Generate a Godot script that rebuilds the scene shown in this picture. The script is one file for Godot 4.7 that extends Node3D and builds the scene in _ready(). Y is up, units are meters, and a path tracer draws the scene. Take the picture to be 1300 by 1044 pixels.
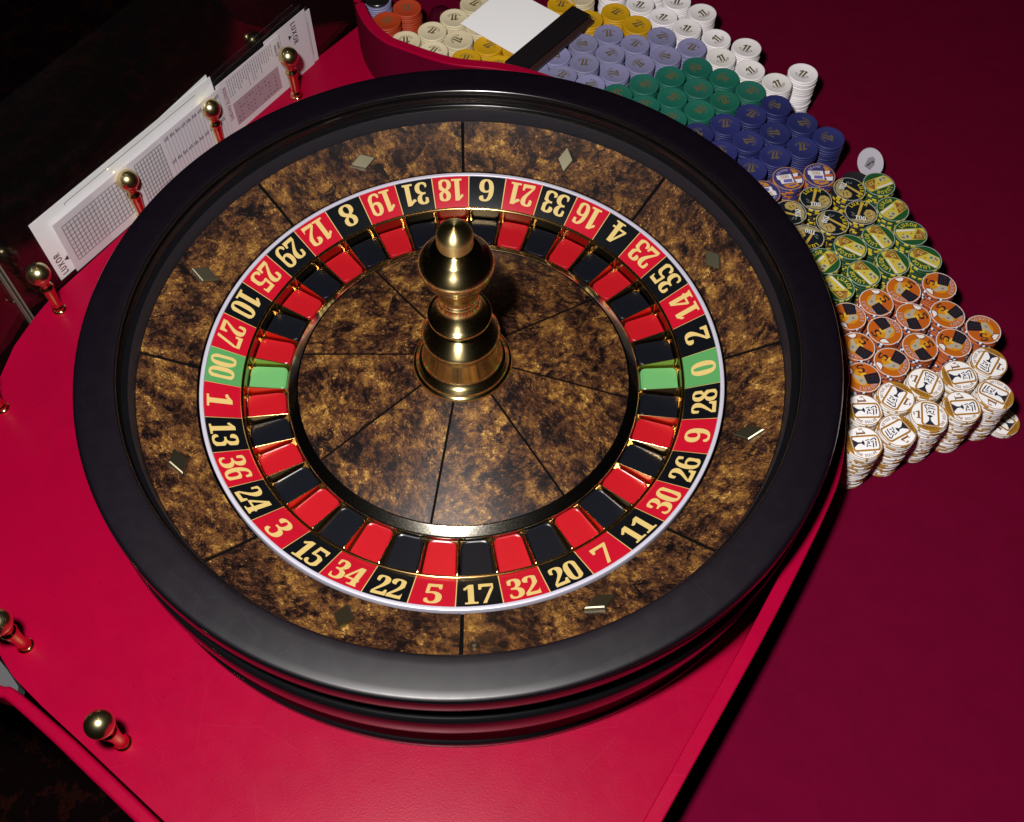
extends Node3D
# A casino roulette wheel on its red table, with chip stacks beside it. y up, metres, wheel axis at the origin,
# the number ring's silver edge at height 0, the table top at TABLE.

const TABLE := -0.078
const CHIP_R := 0.0196
const CHIP_H := 0.0033

# ---------------------------------------------------------------- helpers
var used := {}
var rng := RandomNumberGenerator.new()

func numbered(called: String) -> String:
	if not used.has(called):
		used[called] = 0
		return called
	used[called] += 1
	return "%s_%03d" % [called, used[called]]

func tag(o: Node3D, label: String, category: String, group := "", kind := "") -> Node3D:
	if label: o.set_meta("label", label)
	if category: o.set_meta("category", category)
	if group: o.set_meta("group", group)
	if kind: o.set_meta("kind", kind)
	return o

func thing(called: String, label: String, category: String, at := Vector3.ZERO, group := "") -> Node3D:
	var o := Node3D.new()
	o.name = numbered(called)
	add_child(o)
	o.position = at
	tag(o, label, category, group)
	return o

func part(called: String, mesh: Mesh, mat: Material, parent: Node) -> MeshInstance3D:
	var o := MeshInstance3D.new()
	o.name = called if parent != self else numbered(called)
	o.mesh = mesh
	if mat: o.material_override = mat
	parent.add_child(o, true)
	return o

func lin(r: float, g: float, b: float) -> Color:
	return Color(r, g, b).linear_to_srgb()

func mat(c: Color, rough := 0.5, metal := 0.0, spec := 0.5) -> StandardMaterial3D:
	var m := StandardMaterial3D.new()
	m.albedo_color = c.linear_to_srgb()
	m.roughness = rough
	m.metallic = metal
	m.metallic_specular = spec
	return m

# a buffer of triangles
class Buf:
	var v := PackedVector3Array()
	var n := PackedVector3Array()
	var c := PackedColorArray()
	var u := PackedVector2Array()
	func tri(a: Vector3, b: Vector3, d: Vector3, na: Vector3, nb: Vector3, nd: Vector3, col := Color.WHITE) -> void:
		if (b - a).cross(d - a).dot(na + nb + nd) > 0.0:
			var t := b; b = d; d = t
			t = nb; nb = nd; nd = t
		for k in 3:
			var p: Vector3 = [a, b, d][k]
			v.append(p)
			n.append([na, nb, nd][k])
			c.append(col)
			u.append(Vector2(p.x / 0.7 + 0.5, p.z / 0.7 + 0.5))
	func quad(a: Vector3, b: Vector3, d: Vector3, e: Vector3, nn: Vector3, col := Color.WHITE) -> void:
		tri(a, b, d, nn, nn, nn, col)
		tri(a, d, e, nn, nn, nn, col)
	func box(at: Vector3, size: Vector3, col := Color.WHITE) -> void:
		for ax in 3:
			for s in [-1.0, 1.0]:
				var nn := Vector3.ZERO; nn[ax] = s
				var p := Vector3.ZERO; p[(ax + 1) % 3] = size[(ax + 1) % 3] / 2
				var q := Vector3.ZERO; q[(ax + 2) % 3] = size[(ax + 2) % 3] / 2
				var o: Vector3 = at + nn * size[ax] / 2
				quad(o - p - q, o + p - q, o + p + q, o - p + q, nn, col)
	func grain(turn: float, shift: Vector2) -> void:      # each veneer panel is cut with its own direction of grain
		for i in u.size(): u[i] = (u[i] - Vector2(0.5, 0.5)).rotated(turn) + shift
	func mesh() -> ArrayMesh:
		var arr := []
		arr.resize(Mesh.ARRAY_MAX)
		arr[Mesh.ARRAY_VERTEX] = v
		arr[Mesh.ARRAY_NORMAL] = n
		arr[Mesh.ARRAY_COLOR] = c
		arr[Mesh.ARRAY_TEX_UV] = u
		var m := ArrayMesh.new()
		m.add_surface_from_arrays(Mesh.PRIMITIVE_TRIANGLES, arr)
		return m

func ang(a: float, r: float, h: float) -> Vector3:      # angle measured clockwise from -z, seen from above
	return Vector3(sin(a) * r, h, -cos(a) * r)

# turns a profile of (radius, height) points about the axis; the outside is to the right of the way along it
func lathe(b: Buf, prof: Array, segs := 96, a0 := 0.0, a1 := TAU, sharp := 38.0, cols := []) -> void:
	var m := prof.size()
	var sn := []
	for i in m - 1:
		var d: Vector2 = prof[i + 1] - prof[i]
		sn.append(Vector2(d.y, -d.x).normalized())
	for i in m - 1:
		var n0: Vector2 = sn[i]
		var n1: Vector2 = sn[i]
		if i > 0 and rad_to_deg(acos(clampf(sn[i].dot(sn[i - 1]), -1, 1))) < sharp: n0 = (sn[i] + sn[i - 1]).normalized()
		if i < m - 2 and rad_to_deg(acos(clampf(sn[i].dot(sn[i + 1]), -1, 1))) < sharp: n1 = (sn[i] + sn[i + 1]).normalized()
		var p: Vector2 = prof[i]
		var q: Vector2 = prof[i + 1]
		for k in segs:
			var a := lerpf(a0, a1, float(k) / segs)
			var c := lerpf(a0, a1, float(k + 1) / segs)
			var col: Color = cols[k % cols.size()] if cols else Color.WHITE
			var A := ang(a, p.x, p.y); var B := ang(c, p.x, p.y); var C := ang(c, q.x, q.y); var D := ang(a, q.x, q.y)
			var nA := ang(a, n0.x, n0.y); var nB := ang(c, n0.x, n0.y); var nC := ang(c, n1.x, n1.y); var nD := ang(a, n1.x, n1.y)
			if q.x > 1e-6: b.tri(A, C, D, nA, nC, nD, col)
			if p.x > 1e-6: b.tri(A, B, C, nA, nB, nC, col)

func lathed(prof: Array, segs := 96, sharp := 38.0, turned := false) -> ArrayMesh:
	var b := Buf.new()
	lathe(b, prof, segs, 0.0, TAU, sharp)
	if turned:      # texture coordinates run round the axis, as the marks of the lathe do
		for i in range(0, b.v.size(), 3):
			var mid := b.v[i] + b.v[i + 1] + b.v[i + 2]
			var am := atan2(mid.x, -mid.z)
			for k in 3:
				var p := b.v[i + k]
				var a := am if Vector2(p.x, p.z).length() < 1e-6 else am + angle_difference(am, atan2(p.x, -p.z))
				b.u[i + k] = Vector2(a / TAU * 4.0, p.y * 12.0 - Vector2(p.x, p.z).length() * 12.0)
	return b.mesh()

# a piece of ring: the closed profile swept between two angles, its ends closed
func sector(b: Buf, prof: Array, a0: float, a1: float, segs: int) -> void:
	var closed := prof.duplicate()
	closed.append(prof[0])
	lathe(b, closed, segs, a0, a1, 20.0)
	var poly := PackedVector2Array(prof)
	var idx := Geometry2D.triangulate_polygon(poly)
	for e in 2:
		var a: float = [a0, a1][e]
		var nn := Vector3(cos(a), 0, sin(a)) * (-1.0 if e == 0 else 1.0)
		for t in range(0, idx.size(), 3):
			b.tri(ang(a, poly[idx[t]].x, poly[idx[t]].y), ang(a, poly[idx[t + 1]].x, poly[idx[t + 1]].y), ang(a, poly[idx[t + 2]].x, poly[idx[t + 2]].y), nn, nn, nn)

# flat polygon in x (right) and y (up), laid at height z on the XY plane
func flat(b: Buf, poly: PackedVector2Array, z: float, col := Color.WHITE, xf := Transform3D()) -> void:
	var idx := Geometry2D.triangulate_polygon(poly)
	var nn := (xf.basis * Vector3(0, 0, 1)).normalized()
	for t in range(0, idx.size(), 3):
		b.tri(xf * Vector3(poly[idx[t]].x, poly[idx[t]].y, z), xf * Vector3(poly[idx[t + 1]].x, poly[idx[t + 1]].y, z), xf * Vector3(poly[idx[t + 2]].x, poly[idx[t + 2]].y, z), nn, nn, nn, col)

func disc(r: float, n := 40, r2 := -1.0, a0 := 0.0, a1 := TAU) -> PackedVector2Array:
	var p := PackedVector2Array()
	for i in n + 1:
		var a := lerpf(a0, a1, float(i) / n)
		if i == n and r2 < 0 and is_equal_approx(a1 - a0, TAU): break
		p.append(Vector2(cos(a), sin(a)) * r)
	if r2 >= 0:
		for i in n + 1:
			var a := lerpf(a1, a0, float(i) / n)
			p.append(Vector2(cos(a), sin(a)) * r2)
	return p

func ring2d(b: Buf, r0: float, r1: float, z: float, col: Color, xf: Transform3D) -> void:
	flat(b, disc(r1, 24, r0, 0.0, PI), z, col, xf)
	flat(b, disc(r1, 24, r0, PI, TAU), z, col, xf)

func rect2(x: float, y: float, w: float, h: float) -> PackedVector2Array:
	return PackedVector2Array([Vector2(x, y), Vector2(x + w, y), Vector2(x + w, y + h), Vector2(x, y + h)])

# closed solid: polygon (x, y) from z0 to z1 with a chamfer of cham at the top edge; maps z to up (y) and y to -z
func slab(b: Buf, poly: PackedVector2Array, h0: float, h1: float, cham := 0.0, col := Color.WHITE) -> void:
	if not Geometry2D.is_polygon_clockwise(poly): pass
	else:
		poly = poly.duplicate(); poly.reverse()
	var top := poly
	if cham > 0.0:
		var off := Geometry2D.offset_polygon(poly, -cham, Geometry2D.JOIN_MITER)
		if off.size() == 1 and off[0].size() == poly.size():
			top = off[0]
			var best := 0
			for i in top.size():
				if top[i].distance_to(poly[0]) < top[best].distance_to(poly[0]): best = i
			var r := PackedVector2Array()
			for i in top.size(): r.append(top[(best + i) % top.size()])
			top = r
		else: cham = 0.0
	for t in 2:
		var p: PackedVector2Array = top if t == 0 else poly
		var h := h1 if t == 0 else h0
		var nn := Vector3.UP if t == 0 else Vector3.DOWN
		var idx := Geometry2D.triangulate_polygon(p)
		for k in range(0, idx.size(), 3):
			b.tri(Vector3(p[idx[k]].x, h, -p[idx[k]].y), Vector3(p[idx[k + 1]].x, h, -p[idx[k + 1]].y), Vector3(p[idx[k + 2]].x, h, -p[idx[k + 2]].y), nn, nn, nn, col)
	for i in poly.size():
		var j := (i + 1) % poly.size()
		var e := poly[j] - poly[i]
		var nn := Vector3(e.y, 0, e.x).normalized()
		var A := Vector3(poly[i].x, h0, -poly[i].y); var B := Vector3(poly[j].x, h0, -poly[j].y)
		var hm := h1 - cham
		b.quad(A, B, Vector3(B.x, hm, B.z), Vector3(A.x, hm, A.z), nn, col)
		if cham > 0.0:
			b.quad(Vector3(A.x, hm, A.z), Vector3(B.x, hm, B.z), Vector3(top[j].x, h1, -top[j].y), Vector3(top[i].x, h1, -top[i].y), (nn + Vector3.UP).normalized(), col)

# lettering as flat triangles, from TextMesh
var glyphs := {}
var serif: SystemFont
var sans: SystemFont

func glyph(ch: String, font: SystemFont) -> Dictionary:
	var key := ch + str(font.get_instance_id())
	if glyphs.has(key): return glyphs[key]
	var tm := TextMesh.new()
	tm.font = font
	tm.font_size = 64
	tm.pixel_size = 1.0 / 64
	tm.depth = 0.0
	tm.curve_step = 1.0
	tm.text = ch
	var arr := tm.get_mesh_arrays()
	var v: PackedVector3Array = arr[Mesh.ARRAY_VERTEX]
	var idx: PackedInt32Array = arr[Mesh.ARRAY_INDEX] if arr[Mesh.ARRAY_INDEX] != null else PackedInt32Array(range(v.size()))
	var lo := Vector2(1e9, 1e9); var hi := -lo
	for p in v:
		lo = lo.min(Vector2(p.x, p.y)); hi = hi.max(Vector2(p.x, p.y))
	var t := PackedVector2Array()
	for i in idx: t.append(Vector2(v[i].x, v[i].y) - lo)
	var g := {"t": t, "w": hi.x - lo.x, "h": hi.y - lo.y}
	glyphs[key] = g
	return g

func write(b: Buf, text: String, font: SystemFont, height: float, xf: Transform3D, col: Color, squeeze := 1.0, gap := 0.12) -> void:   # centred on x, baseline at y = 0
	var k: float = height / glyph("H" if font == sans else "0", font).h
	var w := 0.0
	for ch in text: w += (0.35 if ch == " " else glyph(ch, font).w) * k * squeeze + gap * height
	var x := -(w - gap * height) / 2
	var nn := (xf.basis * Vector3(0, 0, 1)).normalized()
	for ch in text:
		if ch == " ":
			x += 0.35 * k * squeeze + gap * height
			continue
		var g := glyph(ch, font)
		var t: PackedVector2Array = g.t
		for i in range(0, t.size(), 3):
			b.tri(xf * Vector3(x + t[i].x * k * squeeze, t[i].y * k, 0), xf * Vector3(x + t[i + 1].x * k * squeeze, t[i + 1].y * k, 0), xf * Vector3(x + t[i + 2].x * k * squeeze, t[i + 2].y * k, 0), nn, nn, nn, col)
		x += g.w * k * squeeze + gap * height

# lettering along an arc of radius r about the origin, centred on the angle mid (from +x, anticlockwise); outward: letter tops point out
func write_arc(b: Buf, text: String, font: SystemFont, height: float, r: float, mid: float, xf: Transform3D, col: Color, outward := true, squeeze := 1.0, gap := 0.16) -> void:
	var k: float = height / glyph("H", font).h
	var widths := []
	var total := 0.0
	for ch in text:
		var w: float = (0.35 if ch == " " else glyph(ch, font).w) * k * squeeze
		widths.append(w)
		total += w + gap * height
	var x := -(total - gap * height) / 2
	for i in text.length():
		var s: float = (x + widths[i] / 2) / (r + (height / 2 if outward else -height / 2))
		var a := mid - s if outward else mid + s
		var turn := a - PI / 2 if outward else a + PI / 2
		var at := Vector3(cos(a) * r, sin(a) * r, 0)
		if text[i] != " ":
			write(b, text[i], font, height, xf * Transform3D(Basis(Vector3(0, 0, 1), turn), at), col, squeeze)
		x += widths[i] + gap * height

# ---------------------------------------------------------------- textures
func noise_bytes(size: int, seed_: int, freq: float, octaves: int, warp := 0.0, ridged := false, squash := 1.0) -> PackedByteArray:
	var f := FastNoiseLite.new()
	f.seed = seed_
	f.noise_type = FastNoiseLite.TYPE_SIMPLEX_SMOOTH
	f.frequency = freq
	f.fractal_type = FastNoiseLite.FRACTAL_RIDGED if ridged else FastNoiseLite.FRACTAL_FBM
	f.fractal_octaves = octaves
	f.fractal_gain = 0.6
	if warp > 0.0:
		f.domain_warp_enabled = true
		f.domain_warp_type = FastNoiseLite.DOMAIN_WARP_SIMPLEX
		f.domain_warp_amplitude = warp
		f.domain_warp_frequency = freq * 1.3
		f.domain_warp_fractal_octaves = 3
	var im := f.get_image(int(size * squash), size, false, false, true)
	im.convert(Image.FORMAT_L8)
	if squash != 1.0: im.resize(size, size, Image.INTERPOLATE_CUBIC)
	return im.get_data()

# brown tortoiseshell burl: dark umber ground, warm brown clouds, golden flecks and curled veins, black pits; the grain runs along u
func burl_texture() -> ImageTexture:
	var s := 1024
	var big := noise_bytes(s, 5, 0.010, 3, 60.0)
	var mid := noise_bytes(s, 11, 0.034, 4, 44.0, false, 0.8)
	var fine := noise_bytes(s, 23, 0.115, 4, 18.0, false, 0.7)
	var vein := noise_bytes(s, 31, 0.018, 4, 70.0, true, 0.8)
	var curl := noise_bytes(s, 77, 0.055, 3, 34.0, true, 0.7)
	var pits := noise_bytes(s, 47, 0.028, 5, 50.0, false, 0.7)
	var ramp := Gradient.new()
	ramp.offsets = PackedFloat32Array([0.0, 0.22, 0.40, 0.56, 0.70, 0.84, 1.0])
	ramp.colors = PackedColorArray([Color(0.045, 0.03, 0.04), Color(0.13, 0.075, 0.065), Color(0.29, 0.18, 0.115), Color(0.42, 0.28, 0.14), Color(0.56, 0.41, 0.19), Color(0.71, 0.55, 0.28), Color(0.84, 0.71, 0.44)])
	var lut := PackedByteArray()
	for i in 256:
		var c := ramp.sample(i / 255.0)
		lut.append(int(c.r * 255)); lut.append(int(c.g * 255)); lut.append(int(c.b * 255))
	var out := PackedByteArray()
	out.resize(s * s * 3)
	for i in s * s:
		var x := 0.46 * (big[i] - 128) + 0.56 * (mid[i] - 128) + 0.60 * (fine[i] - 128) + 108.0
		if vein[i] > 204: x += (vein[i] - 204) * 2.6
		if curl[i] > 200: x += (curl[i] - 200) * 2.4
		if pits[i] < 94: x -= (94 - pits[i]) * 1.9
		var k := clampi(int(x), 0, 255) * 3
		out[i * 3] = lut[k]; out[i * 3 + 1] = lut[k + 1]; out[i * 3 + 2] = lut[k + 2]
	return ImageTexture.create_from_image(Image.create_from_data(s, s, false, Image.FORMAT_RGB8, out))

func grey_noise(size: int, seed_: int, freq: float, octaves: int, lo: float, hi: float) -> NoiseTexture2D:
	var t := NoiseTexture2D.new()
	t.width = size; t.height = size; t.seamless = true
	var f := FastNoiseLite.new()
	f.seed = seed_; f.frequency = freq; f.fractal_octaves = octaves
	t.noise = f
	var g := Gradient.new()
	g.offsets = PackedFloat32Array([0.0, 1.0])
	g.colors = PackedColorArray([Color(lo, lo, lo), Color(hi, hi, hi)])
	t.color_ramp = g
	return t

# near-white tint with cloudy patches, fibres and a few lint specks
func tint_texture(size: int, seed_: int, lo: float, hi: float, fibre: float) -> ImageTexture:
	var n := noise_bytes(size, seed_, 0.012, 4, 20.0)
	var f := noise_bytes(size, seed_ + 1, 0.5, 2)
	var out := PackedByteArray()
	out.resize(size * size)
	for i in size * size:
		var v := lerpf(lo, hi, clampf((n[i] - 60.0) / 136.0, 0.0, 1.0)) + (f[i] - 128.0) / 128.0 * 0.09 * fibre
		out[i] = clampi(int(v * 255), 0, 255)
	var r := RandomNumberGenerator.new()
	r.seed = seed_
	for k in 45:      # crumbs and lint
		var x := r.randi_range(1, size - 3); var y := r.randi_range(1, size - 3)
		out[y * size + x] = int(out[y * size + x] * r.randf_range(0.45, 0.8))
		if r.randf() < 0.5: out[y * size + x + 1] = int(out[y * size + x + 1] * 0.75)
	return ImageTexture.create_from_image(Image.create_from_data(size, size, false, Image.FORMAT_L8, out))

# a grey field with fine mottling and thin random scratches: the wear of a polished surface
func scuffed(size: int, seed_: int, lo: float, hi: float, scratches: int, depth := 0.16) -> ImageTexture:
	var n := noise_bytes(size, seed_, 0.03, 5, 10.0)
	var f := noise_bytes(size, seed_ + 1, 0.35, 2)
	var a := PackedFloat32Array()
	a.resize(size * size)
	for i in size * size: a[i] = lerpf(lo, hi, clampf((n[i] - 70.0) / 116.0 + (f[i] - 128.0) / 500.0, 0.0, 1.0))
	var r := RandomNumberGenerator.new()
	r.seed = seed_
	for k in scratches:
		var x := r.randf_range(0, size); var y := r.randf_range(0, size)
		var t := r.randf_range(0, TAU)
		var bend := r.randf_range(-0.004, 0.004)
		var d := depth * r.randf_range(0.3, 1.0)
		for m in int(r.randf_range(8, 90)):
			a[(int(y) % size) * size + int(x) % size] += d
			x = fposmod(x + cos(t), size); y = fposmod(y + sin(t), size)
			t += bend
	var out := PackedByteArray()
	out.resize(size * size)
	for i in size * size: out[i] = clampi(int(a[i] * 255), 0, 255)
	return ImageTexture.create_from_image(Image.create_from_data(size, size, false, Image.FORMAT_L8, out))

func carpet_texture() -> ImageTexture:
	var s := 256
	var a := noise_bytes(s, 3, 0.02, 2, 30.0)
	var b := noise_bytes(s, 9, 0.3, 2)
	var out := PackedByteArray()
	out.resize(s * s * 3)
	for i in s * s:
		var on := 1.0 if absf(a[i] - 128.0) < 12.0 else 0.0
		var f := 0.7 + b[i] / 420.0
		out[i * 3] = int((46 + 50 * on) * f); out[i * 3 + 1] = int((14 + 34 * on) * f); out[i * 3 + 2] = int((22 + 4 * on) * f)
	return ImageTexture.create_from_image(Image.create_from_data(s, s, false, Image.FORMAT_RGB8, out))

# ---------------------------------------------------------------- scene
var M := {}

func _ready() -> void:
	rng.seed = 7
	# camera
	var cam := Camera3D.new()
	cam.name = "camera"
	add_child(cam)
	var cr := Vector3(0.99687251, 0.00353673, 0.0789474)
	var cu := Vector3(0.06535695, 0.52470554, -0.84877121)
	var cf := Vector3(0.04442601, -0.85127645, -0.52283338)
	cam.transform = Transform3D(Basis(cr, cu, -cf).orthonormalized(), Vector3(0, 0.90541, 0.61941))
	cam.fov = 43.4516
	cam.near = 0.02
	cam.far = 60.0
	cam.current = true
	# a dark hall around the table
	var env := Environment.new()
	env.background_mode = Environment.BG_COLOR
	env.background_color = Color(0.012, 0.011, 0.013)
	env.tonemap_mode = Environment.TONE_MAPPER_LINEAR
	env.tonemap_exposure = 1.0
	env.sdfgi_enabled = true
	env.ssao_enabled = true
	env.ssil_enabled = true
	var we := WorldEnvironment.new()
	we.name = "surroundings"
	we.environment = env
	add_child(we)
	# the flash, left of and above the camera
	var flash := OmniLight3D.new()
	flash.name = "flash"
	flash.position = Vector3(-0.15, 1.06, 0.50)
	flash.light_color = Color(1.0, 0.98, 0.965)
	flash.light_energy = 2.2
	flash.light_size = 0.045
	flash.omni_range = 12.0
	flash.omni_attenuation = 2.0
	flash.shadow_enabled = true
	add_child(flash)
	# a warm ceiling lamp of the hall
	var lamp := OmniLight3D.new()
	lamp.name = "ceiling_lamp"
	lamp.position = Vector3(-0.05, 2.3, -0.75)
	lamp.light_color = Color(1.0, 0.80, 0.52)
	lamp.light_energy = 0.05
	lamp.light_size = 0.05
	lamp.omni_range = 12.0
	lamp.omni_attenuation = 2.0
	lamp.shadow_enabled = true
	add_child(lamp)

	serif = SystemFont.new()
	serif.font_names = PackedStringArray(["Droid Serif"])
	serif.font_weight = 700
	sans = SystemFont.new()
	sans.font_names = PackedStringArray(["Droid Sans"])
	sans.font_weight = 700
	materials()
	setting()
	table()
	bowl()
	rotor()
	posts()
	glass()
	cards()
	chips()
	odds_and_ends()

func materials() -> void:
	var burl := mat(Color.WHITE, 0.32)
	burl.albedo_texture = burl_texture()
	burl.clearcoat_enabled = true
	burl.clearcoat = 0.15
	burl.clearcoat_roughness = 0.2
	M.burl = burl
	var lacquer := mat(Color(0.0026, 0.0012, 0.0040), 0.5, 0.0, 0.49)
	lacquer.roughness_texture = scuffed(512, 21, 0.385, 0.41, 90, 0.05)
	lacquer.roughness = 1.0
	lacquer.uv1_triplanar = true
	lacquer.uv1_scale = Vector3(2.6, 2.6, 2.6)
	M.lacquer = lacquer
	M.ledge = mat(Color(0.011, 0.011, 0.016), 0.42)
	M.gloss_black = mat(Color(0.004, 0.004, 0.005), 0.17)
	M.seam = mat(Color(0.004, 0.004, 0.004), 0.8, 0.0, 0.1)
	M.silver = mat(Color(0.59, 0.575, 0.69), 0.30, 0.2)
	M.gold = mat(Color(0.78, 0.52, 0.20), 0.16, 1.0)
	M.brass = mat(Color(0.80, 0.64, 0.27), 0.13, 1.0)
	M.ball_brass = mat(Color(0.82, 0.70, 0.36), 0.25, 1.0)
	M.knob_brass = mat(Color(0.84, 0.68, 0.30), 0.32, 1.0)
	M.knob_brass.anisotropy_enabled = true
	M.knob_brass.anisotropy = -0.8
	M.turret_brass = mat(Color(0.82, 0.66, 0.31), 0.18, 1.0)
	M.turret_brass.anisotropy_enabled = true
	M.turret_brass.anisotropy = -0.8
	M.dark_gold = mat(Color(0.34, 0.25, 0.12), 0.14, 1.0)
	var chrome := mat(Color(0.90, 0.84, 0.70), 0.17, 1.0)
	chrome.roughness_texture = grey_noise(256, 8, 0.2, 3, 0.075, 0.14)
	chrome.roughness = 1.0
	chrome.uv1_triplanar = true
	chrome.uv1_scale = Vector3(9, 9, 9)
	M.band = chrome
	M.nickel = mat(Color(0.30, 0.275, 0.18), 0.38, 1.0)
	M.plate_red = mat(Color(0.46, 0.006, 0.022), 0.3, 0.0, 0.3)
	M.plate_black = mat(Color(0.004, 0.005, 0.007), 0.30, 0.0, 0.3)
	M.plate_green = mat(Color(0.085, 0.30, 0.095), 0.3, 0.0, 0.3)
	M.plate_gold = mat(Color(0.64, 0.47, 0.165), 0.45)
	M.floor_red = mat(Color(0.42, 0.008, 0.015), 0.26, 0.0, 0.4)
	M.floor_black = mat(Color(0.006, 0.007, 0.011), 0.26, 0.0, 0.35)
	M.floor_green = mat(Color(0.13, 0.38, 0.13), 0.26, 0.0, 0.4)
	var vinyl := mat(Color(0.305, 0.0006, 0.026), 0.34, 0.0, 0.22)
	vinyl.roughness_texture = scuffed(512, 60, 0.31, 0.35, 60, 0.12)
	vinyl.roughness = 1.0
	vinyl.albedo_texture = tint_texture(512, 70, 0.97, 1.0, 0.4)
	vinyl.heightmap_enabled = true
	vinyl.heightmap_texture = grey_noise(512, 2, 0.45, 2, 0.0, 1.0)
	vinyl.heightmap_scale = 0.010
	vinyl.uv1_triplanar = true
	vinyl.uv1_scale = Vector3(2.2, 2.2, 2.2)
	M.vinyl = vinyl
	var felt := mat(Color(0.112, 0.0014, 0.018), 0.95, 0.0, 0.1)
	felt.albedo_texture = tint_texture(512, 90, 0.955, 1.0, 1.0)
	felt.heightmap_enabled = true
	felt.heightmap_texture = grey_noise(512, 6, 0.4, 3, 0.0, 1.0)
	felt.heightmap_scale = 0.05
	felt.uv1_triplanar = true
	felt.uv1_scale = Vector3(3.4, 3.4, 3.4)
	M.felt = felt
	M.steel = mat(Color(0.10, 0.10, 0.105), 0.5, 0.2)
	var clay := mat(Color.WHITE, 0.55)
	clay.vertex_color_use_as_albedo = true
	M.clay = clay
	var inlay := mat(Color.WHITE, 0.34)
	inlay.vertex_color_use_as_albedo = true
	M.inlay = inlay
	var foil := mat(Color(0.30, 0.23, 0.10), 0.35, 0.6)
	M.foil = foil
	var ink := mat(Color.WHITE, 0.7)
	ink.vertex_color_use_as_albedo = true
	M.ink = ink
	M.paper = mat(Color(0.90, 0.90, 0.91), 0.75)
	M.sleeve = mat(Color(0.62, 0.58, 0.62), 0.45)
	M.black_plastic = mat(Color(0.010, 0.008, 0.009), 0.3)
	M.brown_plastic = mat(Color(0.03, 0.014, 0.013), 0.4)
	var pane := mat(Color(1, 1, 1), 0.02)
	pane.albedo_color = Color(0.3, 0.3, 0.3, 0.012)
	pane.transparency = BaseMaterial3D.TRANSPARENCY_ALPHA
	M.pane = pane
	M.pane_edge = mat(Color(0.16, 0.15, 0.12), 0.3)
	M.wine = mat(Color(0.045, 0.002, 0.010), 0.05)
	var carpet := mat(Color.WHITE, 0.95, 0.0, 0.2)
	carpet.albedo_color = Color(0.42, 0.36, 0.40)
	carpet.albedo_texture = carpet_texture()
	carpet.uv1_triplanar = true
	carpet.uv1_scale = Vector3(1.6, 1.6, 1.6)
	M.carpet = carpet

func setting() -> void:
	var b := Buf.new()
	b.box(Vector3(0, -0.99, 0), Vector3(16, 0.1, 16))
	tag(part("carpet_floor", b.mesh(), M.carpet, self), "dark patterned carpet of the hall far below the table", "", "", "structure")

# smooth curve through points
func spline(pts: Array, steps := 8) -> PackedVector2Array:
	var out := PackedVector2Array()
	for i in pts.size() - 1:
		var p0: Vector2 = pts[maxi(i - 1, 0)]; var p1: Vector2 = pts[i]; var p2: Vector2 = pts[i + 1]; var p3: Vector2 = pts[mini(i + 2, pts.size() - 1)]
		for k in steps: out.append(p1.cubic_interpolate(p2, p0, p3, float(k) / steps))
	out.append(pts[-1])
	return out

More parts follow.
